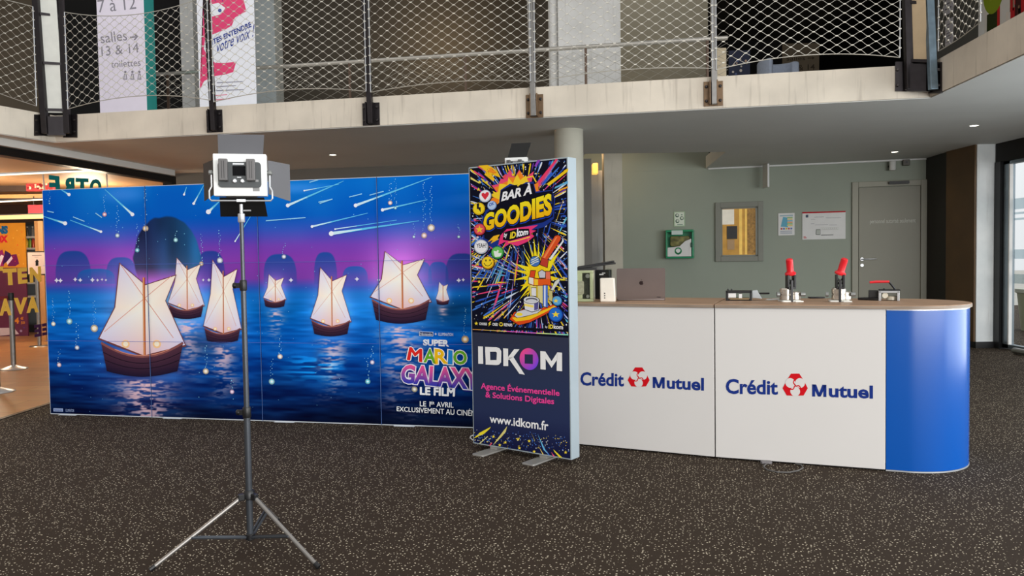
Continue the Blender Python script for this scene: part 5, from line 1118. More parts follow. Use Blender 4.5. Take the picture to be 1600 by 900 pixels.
# ================================================================== gallery railing: posts, nets, rail
bd = (Rb-Lb).normalized(); bn = Vector((bd.y, -bd.x, 0))       # towards the hall
ld = (Lf-Lb).normalized(); ln = Vector((-ld.y, ld.x, 0)); ln = ln if ln.x > 0 else -ln
rd = (Rf-Rb).normalized(); rn = Vector((-rd.y, rd.x, 0)); rn = rn if rn.x < 0 else -rn
def onb(px, py, off=0.0): return onpl(px, py, Lb+bn*off, bn)
def onl(px, py, off=0.0): return onpl(px, py, Lb+ln*off, ln)
def onr(px, py, off=0.0): return onpl(px, py, Rb+rn*off, rn)
BY_ = math.atan2(bd.y, bd.x); Rb3 = Matrix.Rotation(BY_, 3, 'Z')
BOLT = mat('bolt_dark', (66, 62, 62), 0.3, 0.8)
def post(lab, plate, xt, xb, m, pm):
    x0, y0, x1, y1 = plate; xm = (x0+x1)/2
    c = onb(xm, (y0+y1)/2); o = thing('railing_post', lab, 'post', (c.x, c.y, c.z), BY_, 'posts of the gallery railing')
    w = (onb(x1, y1)-onb(x0, y1)).length; h = onb(xm, y0).z-onb(xm, y1).z
    loc = lambda v: Rb3.transposed() @ (v-c)
    bp = make('bracket', MB().bb((-w/2, -0.014, -h/2), (w/2, -0.001, h/2)).bb((-0.042, -0.09, -h/2+0.01), (-0.03, -0.014, h/2)).bb((0.03, -0.09, -h/2+0.01), (0.042, -0.014, h/2)), pm, o, bevel=0.002, smooth=False)
    for sx in (-1, 1):
        for sz in (-1, 1):
            make('bolt', MB().lathe([(0.017, 0), (0.017, 0.012), (0.010, 0.018)], (sx*w*0.36, -0.014, sz*h*0.29), 6, Matrix.Rotation(math.pi/2, 3, 'X')), BOLT, bp)
    b = loc(onb(xb, y1-3, 0.055)); t = loc(onb(xt, 0, 0.055)); t2 = b+(t-b)*((5.0-c.z-b.z)/(t.z-b.z))
    make('upright', MB().extr([b+Vector((-0.029, -0.03, 0)), b+Vector((0.029, -0.03, 0)), b+Vector((0.029, 0.03, 0)), b+Vector((-0.029, 0.03, 0))], t2-b), m, o, bevel=0.004, smooth=False)
    return o
post('dark steel railing post behind the white light panel', (323.5, 172, 348, 207), 322.5, 334.5, DSTEEL, DSTEEL)
post('dark steel railing post above the middle of the display wall', (567, 161, 593.5, 196), 569.5, 579.5, DSTEEL, DSTEEL)
post('steel railing post on bronze plates above the light box sign', (822, 148, 849, 184.5), 828, 834, STEEL, BSTEEL)
post('steel railing post on bronze plates right of the wide concrete pillar', (1099.5, 127.5, 1129.5, 166), 1114.5, 1116.5, STEEL, BSTEEL)
def corner(lab, plate, posts, rungs, P0, n2, panelcol, m2):
    x0, y0, x1, y1 = plate
    c = onb((x0+x1)/2, (y0+y1)/2, 0.0); o = thing('corner_railing_post', lab, 'post', c, 0, 'corner posts of the gallery railing')
    V = lambda px, py, f, off: f(px, py, off)-c
    f0, f1 = posts[0][2], posts[1][2]
    tops = []
    for i, (xt, xb, f) in enumerate(posts):
        b = V(xb, y1-8, f, 0.07); t = V(xt, 0, f, 0.07); t2 = b+(t-b)*((5.0-c.z-b.z)/(t.z-b.z)); tops.append((b, t2))
        u = Vector((0.035, 0, 0)); v = Vector((0, 0.03, 0))
        make('upright', MB().extr([b-u-v, b+u-v, b+u+v, b-u+v], t2-b), (DSTEEL if i == 0 or m2 is None else m2), o, bevel=0.004, smooth=False)
    at = lambda i, py: tops[i][0]+(tops[i][1]-tops[i][0])*((V(posts[i][1], py, posts[i][2], 0.07).z-tops[i][0].z)/(tops[i][1].z-tops[i][0].z))
    for py in rungs:
        a, b = at(0, py), at(1, py); make('rung', MB().extr([a+Vector((0, -0.02, -0.015)), b+Vector((0, -0.02, -0.015)), b+Vector((0, 0.02, -0.015)), a+Vector((0, 0.02, -0.015))], (0, 0, 0.03)), DSTEEL, o, smooth=False)
    a, b, t = at(0, y0-2), at(1, y0-2), at(0, -30); e = (b-a).normalized()*0.036; back = Vector((0, 0.012, 0))
    make('infill_panel', MB().extr([a+e+back, b-e+back, b-e+back*2, a+e+back*2], (tops[0][1]-tops[0][0])*0.9), panelcol, o, smooth=False)
    mb = MB()
    for f, xa, xb_ in ((f0, x0, None), (f1, None, x1)):
        if xa is not None:
            q = [V(xa, y0+1, f, 0.002), V(posts[0][1]+6, y0+1, f, 0.002), V(posts[0][1]+6, y1-5, f, 0.002), V(xa, y1-5, f, 0.002)]
        else:
            q = [V(posts[1][1]-6, y0+1, f, 0.002), V(xb_, y0+1, f, 0.002), V(xb_, y1-2, f, 0.002), V(posts[1][1]-6, y1-2, f, 0.002)]
        nn = (bn if f is onb else n2)*0.014; mb.extr(q, nn)
    a, b = V(posts[0][1]+3, y1-4, f0, 0.016), V(posts[1][1]-3, y1-4, f1, 0.016)
    hh = V(posts[0][1], y0+6, f0, 0).z-V(posts[0][1], y1-4, f0, 0).z
    nn = (bn+n2).normalized()*0.1
    mb.extr([a, a+nn, b+nn, b], (0, 0, hh))
    bp = make('bracket', mb, DSTEEL, o, smooth=False)
    for f, xs in ((f0, (x0+3.5,)), (f1, (x1-4.5,))):
        for x in xs:
            for yy in (0.25, 0.72):
                q = V(x, y0+(y1-y0)*yy, f, 0.016); nn = bn if f is onb else n2
                make('bolt', MB().tube([q, q+nn*0.02], [0.018, 0.012], 6), BOLT, bp)
    return o
corner('twin dark corner posts with pale infill at the left bend of the gallery', (53, 178, 121, 217), ((56, 71, onl), (94, 106, onb)), (25, 100, 172), Lb, ln, mat('infill_white', (214, 214, 206), 0.5), None)
corner('twin corner posts with cream infill at the right bend of the gallery', (1398.5, 96, 1472, 148), ((1417, 1421, onb), (1452, 1458, onr)), (3, 95), Rb, rn, mat('infill_cream', (210, 186, 150), 0.5), mat('post_blue_grey', (120, 140, 154), 0.4, 0.5, 0.2, 14))
# cable nets between the posts
NETM = mat('net_wire', (190, 186, 176), 0.4, 0.5, 0.05); FERM = mat('net_ferrule', (226, 222, 210), 0.35, 0.4, 0.05)
def net(lab, f, P0, d, xa, xb, bot, topc, off=0.10, rows=None, zl=0.0465, pitch=0.072):
    """bot / topc: (y at a, y at middle, y at b) of the border cables in the photograph"""
    def curve(t, c): return c[0]*(1-t)*(1-2*t)+4*c[1]*t*(1-t)+c[2]*t*(2*t-1)
    A_ = f(xa, bot[0], off); B_ = f(xb, bot[2], off)
    W_ = (Vector((B_.x, B_.y, 0))-Vector((A_.x, A_.y, 0))); n = max(4, int(round(W_.length/pitch))); n += n % 2
    zb = []; zt = []; base = []
    for j in range(n+1):
        t = j/n; p = Vector((A_.x, A_.y, 0))+W_*t
        # picture column of this place, then heights of both border cables there
        px = xa+(xb-xa)*t
        for _ in range(4):
            q = f(px, 100, off); e = (p-Vector((q.x, q.y, 0))).dot(W_.normalized()); q2 = f(px+1, 100, off); px += e/max(1e-6, (q2-q).dot(W_.normalized()))
        tt = (px-xa)/(xb-xa)
        zb.append(f(px, curve(tt, bot), off).z); zt.append(f(px, curve(tt, topc), off).z); base.append(p)
    c0 = base[0]+Vector((0, 0, zb[0])); o = thing('cable_net', lab, 'net', c0, 0, 'nets of the gallery railing')
    m_ = max(2, int(round((zt[n//2]-zb[n//2])/zl)))
    P3 = lambda j, l: base[j]+Vector((0, 0, zb[j]+(zt[j]-zb[j])*l/m_))-c0
    dd = W_.normalized(); mb = MB(); fm_ = MB()
    for i in range(m_):
        path = []
        for j in range(n+1):
            l = i+1 if (i+j) % 2 else i; q = P3(j, l)
            k = 0.004 if (i+j) % 2 else -0.004
            q = q-Vector((0, 0, k))
            path += [q-dd*0.011, q+dd*0.011] if 0 < j < n else [q]
        mb.tube(path, 0.0024, 3, cap=False)
    for l in range(1, m_):
        for j in range(n+1):
            if (l+j) % 2 == 0: q = P3(j, l); fm_.tube([q-dd*0.013, q+dd*0.013], 0.0075, 4)
    k_ = len(mb.f); mb.add(fm_.v, fm_.f); w_ = make('mesh_net', mb, NETM, o); w_.data.materials.append(FERM); w_.data.polygons.foreach_set('material_index', [0]*k_+[1]*(len(mb.f)-k_))
    for l in (0, m_): make('border_cable', MB().tube([P3(j, l) for j in range(n+1)], 0.0045, 6), NETM, o)
    for j in (0, n): make('end_cable', MB().tube([P3(j, 0), P3(j, m_)], 0.006, 6), SILVER, o)
    return o
net('slack cable net left of the left corner posts', onl, Lb, ld, -60, 57, (122, 146, 166), (-12, -2, 12))
net('cable net in front of the rooms banner, right of the left corner posts', onb, Lb, bd, 106, 328, (170, 150, 157), (19, 22, -8))
net('cable net in front of the pink voice banner and taupe wall', onb, Lb, bd, 334, 572, (159, 140, 143), (-8, -14, -22))
net('cable net left of the post above the light box sign', onb, Lb, bd, 579, 829, (144, 128, 127), (-22, -26, -30))
net('cable net in front of the wide concrete pillar', onb, Lb, bd, 836, 1113, (128, 109, 107), (-30, -32, -34))
net('cable net in front of the dark gallery room', onb, Lb, bd, 1119, 1406, (109, 86, 90), (-34, -36, -38))
net('cable net right of the right corner posts, before the notices', onr, Rb, rd, 1466, 1532, (80, 60, 34), (-60, -70, -80))
# inner handrail of the stairwell
RL0 = atY(236, 117, 11.4); RL1 = atY(1137, 59, 10.03)
rt_ = (RL1-RL0)
hr = thing('handrail', 'pale round handrail on thin dark posts behind the gallery nets', 'handrail', (RL0.x, RL0.y, 3.1))
make('rail', MB().tube([Vector((0, 0, RL0.z-3.1)), Vector((rt_.x, rt_.y, RL1.z-3.1))], 0.027, 12), mat('rail_steel', (196, 192, 184), 0.3, 0.6), hr)
make('lower_cable', MB().tube([Vector((0, 0, RL0.z-3.1-0.5)), Vector((rt_.x, rt_.y, RL1.z-3.1-0.5))], 0.006, 6), NETM, hr)
for px in (262, 546, 727, 915, 1105):
    t = 0.5
    for _ in range(30):
        q = RL0+rt_*t-CAM; t += ((px-800)-FPX*q.dot(_r2)/q.dot(_fw))/900*0.9
    make('rail_post', MB().bb((rt_.x*t-0.016, rt_.y*t-0.016, 0), (rt_.x*t+0.016, rt_.y*t+0.016, RL0.z+rt_.z*t-3.1)), mat('rail_post_brown', (92, 74, 62), 0.4, 0.5), hr, smooth=False)

mb = MB(); W_ = Vector((rt_.x, rt_.y, 0)); n = 74; m_ = 16
for i in range(m_):
    path = []
    for j in range(n+1):
        l = i+1 if (i+j) % 2 else i; t = j/n; zt = RL0.z+rt_.z*t-3.1-0.06
        path.append(W_*t+Vector((0, 0, 0.06+(zt-0.06)*l/m_)))
    mb.tube(path, 0.0026, 3, cap=False)
make('mesh_net', mb, NETM, hr)
# ------------------------------------------------------------------ banners and signs on the gallery
def board(name, lab, cat, x0, y0, x1, y1, Y, depth, front, side, rz=0.0, zlo=3.1, zhi=None):
    a = atY(x0, y1, Y); b = atY(x1, y1, Y); z1 = zhi if zhi else atY(x0, y0, Y).z
    o = thing(name, lab, cat, (a.x, Y, zlo), rz); w = (b.x-a.x)/math.cos(rz)
    make('board', MB().bb((0, 0, 0), (w, depth, z1-zlo)), front, o, smooth=False)
    return o, a, w
GREYTXT = (142, 138, 148)
bnr = mat('banner_lilac_white', (236, 228, 242), 0.6, 0, 0.02)
o, a, w = board('rooms_banner', 'tall pale totem with grey room numbers and a teal side', 'sign', 156.5, 0, 230, 174, 10.7, 0.001, bnr, None, 0.0, 3.1, 5.2)
make('core', MB().bb((0.0, 0.0015, 0), (w-0.012, 0.3, 2.1)), bnr, o, smooth=False); make('teal_side', MB().bb((w-0.011, 0.0015, 0), (w, 0.3, 2.1)), mat('teal_side', (40, 160, 156), 0.5), o, smooth=False)
A = Art((a.x, 10.7, 3.1), 0.0)
A.text('7 à 12', [(154, 20), (213, 14), (211, -6), (152, 0)], GREYTXT, 0.0); A.text('salles', [(158, 68), (199, 63), (197, 47), (156, 52)], GREYTXT, 0.0)
A.text('13 & 14', [(159, 88), (217, 82), (216, 67), (158, 73)], GREYTXT, 0.0); A.text('toilettes', [(174, 106), (220, 103), (219, 92), (173, 95)], GREYTXT, 0.0)
A.line([(203, 58.5), (212, 57.5)], 2.2, GREYTXT); A.poly([(210, 52), (216, 57), (211, 63), (209, 62), (213, 57.5), (208.6, 53.4)], GREYTXT)
for x in (196, 207, 218):
    A.circ((x, 112.5), 1.8, GREYTXT); A.poly([(x-3.2, 124.5), (x-1.6, 115), (x+1.6, 115), (x+3.2, 124.5)], GREYTXT)
    A.poly([(x-1.8, 123.3), (x-0.8, 116.4), (x+0.8, 116.4), (x+1.8, 123.3)], (214, 208, 220))
ob = A.build('printed_pattern', PRINT, o)
# pink profile banner
o, a, w = board('voice_banner', 'white and pink banner with a face in profile and blue slogan', 'banner', 312, 0, 401, 163, 10.6, 0.012, mat('banner_white', (240, 242, 250), 0.6, 0, 0.02), None, 0.0, 3.1, 5.4)
A = Art((a.x, 10.6, 3.1), 0.0); C1 = lambda pts: [(x/4, y/4) for x, y in pts]
# keep the print on the board: it leans with the board's own edges
PKB = (232, 76, 124); BLU = (40, 62, 150); bx0 = 312
def Q(x, y): return (x/4+(14.5*(1-(y/4)/165)), y/4)
def QP(pts): return [Q(*p) for p in pts]
A.poly(QP([(1188, -420), (1400, -420), (1440, -120), (1465, 0), (1488, 70), (1420, 110), (1405, 160), (1370, 182), (1240, 236), (1226, 300)]), PKB); A.poly(QP([(1188, -420), (1226, 300), (1240, 420), (1248, 530), (1240, 560)]), PKB)
A.poly(QP([(1240, 300), (1270, 350), (1320, 392), (1380, 394), (1452, 386), (1440, 450), (1390, 466), (1310, 478), (1262, 508), (1246, 548)]), PKB); A.poly(QP([(1226, 225), (1246, 236), (1242, 320), (1300, 390), (1240, 420)]), PKB)
A.poly(QP([(1228, 60), (1260, 28), (1310, 18), (1356, 50), (1330, 90), (1280, 104)]), (240, 242, 248)); A.circ(Q(1322, 66), 2.8, (60, 80, 160))
for x in (1250, 1290, 1335): A.line(QP([(x, 10), (x-8, -14)]), 0.8, BLU)
A.text('FAITES-ENTENDRE', QP([(1256, 300), (1530, 168), (1520, 136), (1250, 266)]), BLU, 0.03); A.text('votre voix !', QP([(1330, 330), (1555, 225), (1545, 150), (1318, 262)]), BLU, 0.0, shear=0.35)
for k, (t, y, c) in enumerate((('Prenez part au vote', 515, (130, 130, 150)), ('du public et', 540, (130, 130, 150)), ('donnez votre avis', 565, (130, 130, 150)), ('Rendez-vous', 596, (226, 110, 140)), ('sur place', 622, (226, 110, 140)))):
    A.poly(QP([(1344, y), (1344+[160, 120, 170, 70, 90][k], y-8*0.9), (1344+[160, 120, 170, 70, 90][k], y-3), (1344, y+5)]), c)
A.build('printed_pattern', PRINT, o)
# things in the dark gallery room
o, a, w = board('rooms_sign', 'dim beige sign with room numbers 13 and 14 in the dark room', 'sign', 1223, 68, 1280, 111, 13.5, 0.03, mat('sign_beige_dim', (96, 84, 66), 0.7), None, 0.0, 3.12)
make('stand_foot', MB().bb((0, -0.1, -0.02), (w, 0.13, -0.001)), BLACKPL, o, smooth=False)
A = Art((a.x, 13.5, 3.12), 0.0); A.text('salles', [(1229, 95), (1258, 94), (1258, 87), (1229, 88)], (60, 52, 42), 0.01); A.line([(1262, 91), (1270, 90.6)], 1.4, (60, 52, 42)); A.poly([(1269, 88), (1273, 90.5), (1269, 93)], (60, 52, 42)); A.text('13 & 14', [(1231, 111), (1273, 109), (1273, 100), (1231, 102)], (60, 52, 42), 0.01); A.build('printed_pattern', PRINT, o)
a = atY(1318.5, 100, 18.29)
o = thing('extinguisher_sign', 'small red and white fire sign on the dark gallery wall', 'sign', (a.x, 18.29, a.z)); make('plate', MB().bb((-0.12, 0, 0), (0.12, 0.009, 0.26)), WHITE, o, smooth=False)
A = Art((0, 0, 0), 0, px=False); rect(A, -.11, .07, .11, .25, (200, 30, 40)); rect(A, -.05, .1, 0, .2, (240, 230, 230)); rect(A, .03, .1, .05, .22, (240, 230, 230)); rect(A, -.09, .02, .09, .05, (120, 40, 40)); A.build('printed_pattern', PRINT, o)
o, a, w = board('film_poster_board', 'small dark blue poster board on white stand on the gallery', 'poster', 1139, 79, 1172, 121, 12.2, 0.02, mat('poster_navy', (24, 34, 66), 0.6), None, 0.0, 3.14)
make('white_stand', MB().bb((-0.03, -0.01, -0.04), (-0.012, 0.03, 1.0)).bb((w+0.012, -0.01, -0.04), (w+0.03, 0.03, 1.0)).bb((-0.03, -0.01, -0.04), (w+0.03, 0.12, -0.03)), WHITE, o, smooth=False)
A = Art((a.x, 12.2, 3.14), 0.0)
for i in range(10): A.circ((1145+random.uniform(0, 22), 92+random.uniform(0, 24)), random.uniform(1.0, 2.4), random.choice([(200, 170, 150), (150, 150, 120), (210, 200, 190), (90, 100, 140)]))
A.build('printed_pattern', PRINT, o)
o, a, w = board('cream_board', 'plain cream board leaning behind the railing post', 'board', 1119, 75, 1135, 122, 10.6, 0.03, mat('board_cream', (222, 206, 176), 0.6), None, 0.0, 3.1)
make('dark_foot', MB().bb((-0.02, -0.05, -0.0), (w+0.02, -0.001, 0.02)), BLACKPL, o, smooth=False)
a = atY(1205, 117, 10.6)
o = thing('armchair', 'rounded blue grey armchair on the gallery, half hidden by the beam', 'armchair', (a.x+0.12, 10.6, 3.102), 0.5)
ACM = mat('armchair_blue_grey', (150, 160, 178), 0.8, 0, 0.06, 30)
hb = atY(1205, 95, 10.6).z-3.1
arc = [(0.27*math.cos(math.radians(t)), 0.32*math.sin(math.radians(t))) for t in range(-20, 201, 12)]; arci = [(0.18*math.cos(math.radians(t)), 0.18*math.sin(math.radians(t))) for t in range(-20, 201, 12)]
make('backrest', MB().prism(arc+list(reversed(arci)), 0.25, hb), ACM, o, bevel=0.03)
make('seat', MB().rbox((0, -0.04, 0.35), (0.34, 0.40, 0.14), 0.08, 'z'), ACM, o, bevel=0.03)
for x, y in ((-.14, -.18), (.14, -.18), (-.14, .12), (.14, .12)): make('leg', MB().cyl((x, y, 0), (x*0.9, y*0.9, 0.28), 0.018), BLACKPL, o)
# right wing of the gallery
GX = 6.2
struct('wall_gallery_right', MB().bb((GX, 4.6, 3.1), (GX+0.1, 11.58, 6.3)), mat('gallery_wall_grey', (84, 84, 80), 0.7, 0, 0.05, 0.8), smooth=False)
def onx(px, py): return onpl(px, py, (GX, 0, 0), (1, 0, 0))
for (x0, y0, x1, y1, lab) in ((1475, -40, 1490, 26, 'long white notice high on the grey gallery wall'), (1477.5, 33, 1489.5, 73, 'white notice with text lines below the long notice')):
    a = onx(x0, y1); b = onx(x1, y1); t = onx(x0, y0)
    o = thing('wall_notice', lab, 'notice', (GX, a.y, a.z), -math.pi/2, 'notices on the gallery wall'); ww = a.y-b.y; hh = t.z-a.z
    make('sheet', MB().bb((0, -0.008, 0), (ww, -0.001, hh)), mat('notice_grey_white', (190, 188, 196), 0.6), o, smooth=False)
    A = Art((0, 0, 0), 0, px=False)
    for i in range(7): rect(A, ww*.15, hh*(.12+.11*i), ww*(.6+.25*random.random()), hh*(.15+.11*i), (110, 108, 120))
    ob = A.build('printed_pattern', PRINT, o); ob.location = (0, -0.0085, 0)
a = onx(1530, 55); b = onx(1640, 0); t = onx(1530, -60)
o = thing('large_poster', 'colourful large poster on the right gallery wall', 'poster', (GX, a.y, a.z-0.3), -math.pi/2); ww = a.y-b.y; hh = t.z-a.z+0.3
make('sheet', MB().bb((0, -0.012, 0), (ww, -0.001, hh)), WHITE, o, smooth=False)
A = Art((0, 0, 0), 0, px=False)
rect(A, ww*.10, 0.02, ww*.99, hh, (226, 222, 216)); rect(A, ww*.55, 0.02, ww*.99, hh, (70, 36, 34))
for i in range(60):
    x = ww*random.uniform(.4, .99); y = hh*random.uniform(0, .9); rect(A, x, y, x+random.uniform(.02, .08), y+random.uniform(.1, .5), random.choice([(190, 40, 44), (230, 220, 210), (40, 24, 24), (150, 110, 84), (210, 190, 170), (90, 60, 50)]), 3+i % 4)
A.circ((ww*.24, hh*.62), .22, (140, 160, 40), 8, ry=.3); A.circ((ww*.22, hh*.66), .12, (186, 200, 70), 9, ry=.17); rect(A, ww*.14, hh*.14, ww*.3, hh*.4, (50, 60, 30), 7); rect(A, ww*.3, hh*.0, ww*.34, hh*.45, (200, 50, 50), 7)
ob = A.build('printed_pattern', PRINT, o); ob.location = (0, -0.0125, 0)

# ================================================================== shop behind the glazing
def onG(px, py, off=0.0): return onpl(px, py, G0+gn*off, gn)
YEL = mat('letter_yellow', (255, 226, 112), 0.5, 0, 0.03); YEL.node_tree.nodes['Principled BSDF'].inputs['Transmission Weight'].default_value = 0.0; TEAL = mat('letter_teal', (0, 128, 128), 0.5)
_n = YEL.node_tree; _o = _n.nodes['Material Output']; _t = _n.nodes.new('ShaderNodeBsdfTranslucent'); _t.inputs[0].default_value = lin((255, 226, 112))+(1,)
_x = _n.nodes.new('ShaderNodeMixShader'); _x.inputs[0].default_value = 0.45     # thin vinyl lets the shop light through
_n.links.new(_n.nodes['Principled BSDF'].outputs[0], _x.inputs[1]); _n.links.new(_t.outputs[0], _x.inputs[2]); _n.links.new(_x.outputs[0], _o.inputs[0])
def letters(name, lab, s, quad, m, flip=False, group=None, off=0.05):
    """one free letter decal standing on the shop glazing"""
    v, f = text_mesh(s, off); x0 = min(a for a, b in v); x1 = max(a for a, b in v); y0 = min(b for a, b in v); y1 = max(b for a, b in v)
    q = [onG(px, py, 0.012) for px, py in quad]; c0 = q[0]; mb = MB(); k = []
    for a, b in v:
        u = (a-x0)/(x1-x0); w_ = (b-y0)/(y1-y0)
        if flip: u = 1-u
        k.append(q[0]*(1-u)*(1-w_)+q[1]*u*(1-w_)+q[2]*u*w_+q[3]*(1-u)*w_-c0)
    mb.v = [tuple(p) for p in k]; mb.f = [tuple(p) for p in f]
    n = len(mb.v); bnd = {}
    for fc in mb.f:
        for i in range(len(fc)):
            e = (fc[i], fc[(i+1) % len(fc)]); bnd[e] = 1
    mb.v += [tuple(Vector(p)+gn*0.006) for p in mb.v[:n]]
    mb.f += [tuple(reversed([i+n for i in fc])) for fc in list(mb.f)]
    mb.f += [(a, b, b+n, a+n) for (a, b) in bnd if (b, a) not in bnd]
    o = make(name, mb, m, smooth=False); o.location = c0; tag(o, lab, 'letter', group)
    return o
gl = 'yellow letters on the shop glazing'; gt = 'teal letters on the shop glazing'
letters('letter_decal', 'leftmost yellow letter T of the upper row, cut by the frame', 'T', [(-8, 444), (2, 443), (4, 417), (-10, 417)], YEL, group=gl)
letters('letter_decal', 'yellow letter T left of the E on the glazing', 'T', [(5, 446), (27, 445), (25, 419), (4, 420)], YEL, group=gl)
letters('letter_decal', 'yellow letter E in the upper row on the glazing', 'E', [(28.5, 444), (42.5, 442.5), (41.5, 418), (27, 419)], YEL, group=gl)
letters('letter_decal', 'yellow letter N in the upper row next to the display wall', 'N', [(47, 442), (64, 440), (63.5, 416), (46, 418)], YEL, group=gl)
letters('letter_decal', 'yellow letter A at the left of the lower row', 'A', [(-1, 493.5), (17.5, 492.5), (17, 466), (-1, 467)], YEL, group=gl)
letters('letter_decal', 'yellow letter V in the lower row on the glazing', 'V', [(21.5, 491.5), (42, 490.5), (42, 464.5), (21.5, 465.5)], YEL, group=gl)
letters('letter_decal', 'yellow letter A next to the V in the lower row', 'A', [(41.5, 489), (60, 488), (60, 463), (41.5, 463.5)], YEL, group=gl)
for ch, q in (('E', [(76, 305), (94, 303), (92, 275.5), (76, 273)]), ('R', [(97, 306), (116, 304), (116, 278), (97, 277)]), ('T', [(118, 306), (138, 304), (138, 279), (118, 278)]), ('O', [(140, 307), (158, 305), (158, 280), (140, 279.5)])):
    letters('letter_decal', {'E': 'mirrored teal letter E above the display wall corner', 'R': 'mirrored teal letter R beside the teal E', 'T': 'teal letter T second from the right above the display wall', 'O': 'teal letter O, last of the teal row'}[ch], ch, q, TEAL, flip=True, group=gt)
for ch, q, lab in (('E', [(54, 527), (64.5, 525), (64, 506), (53, 508)], 'purple mirrored letter E low on the glazing'), ('E', [(66, 524.5), (77, 522.5), (76, 504), (65, 506)], 'purple mirrored letter E at the edge of the display wall')):
    letters('letter_decal', lab, ch, q, mat('letter_purple', (66, 24, 74), 0.5), flip=True, group='purple letters on the shop glazing')
# queue posts
def queue_post(lab, px, py, belt, hh=1.0):
    p = atZ(px, py, 0); o = thing('queue_post', lab, 'post', (p.x, p.y, 0), 0.6, 'queue posts in the shop')
    make('base', MB().lathe([(0.17, 0), (0.175, 0.006), (0.16, 0.018), (0.05, 0.05), (0.03, 0.06)], n=8), SILVER, o); make('pole', MB().cyl((0, 0, 0.05), (0, 0, hh-0.1), 0.032), STEEL, o); make('head', MB().lathe([(0.034, hh-0.1), (0.036, hh-0.09), (0.036, hh-0.01), (0.03, hh)], n=20), BLACKPL, o)
    if belt: make('belt', MB().extr([(-0.03, 0, hh-0.09), (-0.03, 0, hh-0.04), (-1.2, -0.5, hh-0.09), (-1.2, -0.5, hh-0.14)], (0, 0.003, 0)), mat('belt_red', (120, 20, 28), 0.7), o, smooth=False)
queue_post('steel queue post with a dark red belt just behind the yellow letters', 21.5, 577, True, 1.02)
queue_post('steel queue post at the left picture edge, only its base showing', -4, 613, False)
p = atZ(62, 541, 0); o = thing('sign_post', 'thin post with a pale arrow sign beside the display wall', 'sign', (p.x, p.y, 0))
t = atY(57, 430, p.y); u = atY(57, 392.5, p.y); l_ = atY(43, 410, p.y); r_ = atY(73, 410, p.y)
make('base', MB().lathe([(0.16, 0), (0.15, 0.012), (0.03, 0.02)], n=24), STEEL, o); make('pole', MB().cyl((0, 0, 0.015), (0, 0, t.z), 0.03), STEEL, o)
make('frame', MB().bb((l_.x-p.x, -0.02, t.z), (r_.x-p.x, 0.01, u.z)), DARKM, o, smooth=False); make('sheet', MB().bb((l_.x-p.x+0.02, -0.024, t.z+0.02), (r_.x-p.x-0.02, -0.0205, u.z-0.02)), mat('sheet_pink_white', (206, 186, 180), 0.6), o, smooth=False)
A = Art((p.x, p.y-0.0242, 0), 0.0); A.poly([(55.6, 415.5), (60, 415), (60, 409), (61, 409), (57.8, 404.6), (54.4, 409.4), (55.6, 409.3)], (24, 22, 24)); A.line([(50, 399.5), (65, 399)], 1.0, (110, 100, 100)); A.line([(54, 402), (60, 401.8)], 0.8, (150, 140, 140)); ob = A.build('arrow_print', PRINT, o); ob.location = (0, -0.0242, 0)
# orange and purple standee
Y_ = 15.4
a = atY(-40, 520, Y_); b = atY(38.5, 348, Y_); c_ = atY(44, 521, Y_)
o = thing('snack_standee', 'orange and purple snack advertising panel inside the shop', 'poster', (a.x, Y_, 0))
zs = atY(38, 418, Y_).z
make('upper_board', MB().bb((0, 0, zs), (b.x-a.x, 0.03, b.z)), mat('board_orange', (210, 140, 20), 0.6, 0, 0.04), o, smooth=False); make('lower_board', MB().bb((0, 0, 0), (c_.x-a.x, 0.03, zs-0.002)), mat('board_purple', (88, 24, 62), 0.6, 0, 0.1, 2), o, smooth=False)
A = Art((a.x, Y_, 0), 0.0)
A.text('BONS', [(-24, 366.5), (12.5, 365.5), (12.5, 352.5), (-24, 353)], (30, 96, 150), 0.08); A.text('BOX', [(-14, 380), (12.5, 379), (12.5, 367.5), (-14, 368)], (206, 36, 56), 0.08)
for pts, c in (([(-20, 416), (-6, 394), (4, 390), (8, 404), (6, 416)], (150, 40, 110)), ([(4, 414), (8, 391), (16, 396), (19, 402), (12, 408)], (60, 26, 90)), ([(12, 416), (18, 398), (26, 397), (30, 412), (24, 416)], (110, 30, 90)), ([(-10, 416), (2, 398), (6, 400), (0, 416)], (236, 226, 240)), ([(10, 410), (18, 400), (20, 404), (12, 414)], (226, 210, 230))): A.poly(pts, c)
A.text('4', [(22, 506), (30, 505.5), (30, 496), (22, 496.5)], (206, 130, 50), 0.03); A.text('€', [(32, 500), (37, 499.6), (37, 495), (32, 495.4)], (206, 130, 50), 0.03); A.text('50', [(33, 506.5), (39, 506), (39, 502), (33, 502.4)], (206, 130, 50), 0.02)
A.poly([(-40, 513), (22, 512), (30, 522), (-40, 528)], (196, 180, 190)); A.circ((33, 517), 2, (150, 130, 170)); A.circ((38, 512), 1.4, (90, 60, 120))
for i in range(14): A.circ((random.uniform(16, 38), random.uniform(360, 415)), random.uniform(0.4, 0.9), random.choice([(236, 200, 120), (226, 60, 60)]), n=8)
A.build('printed_pattern', PRINT, o)
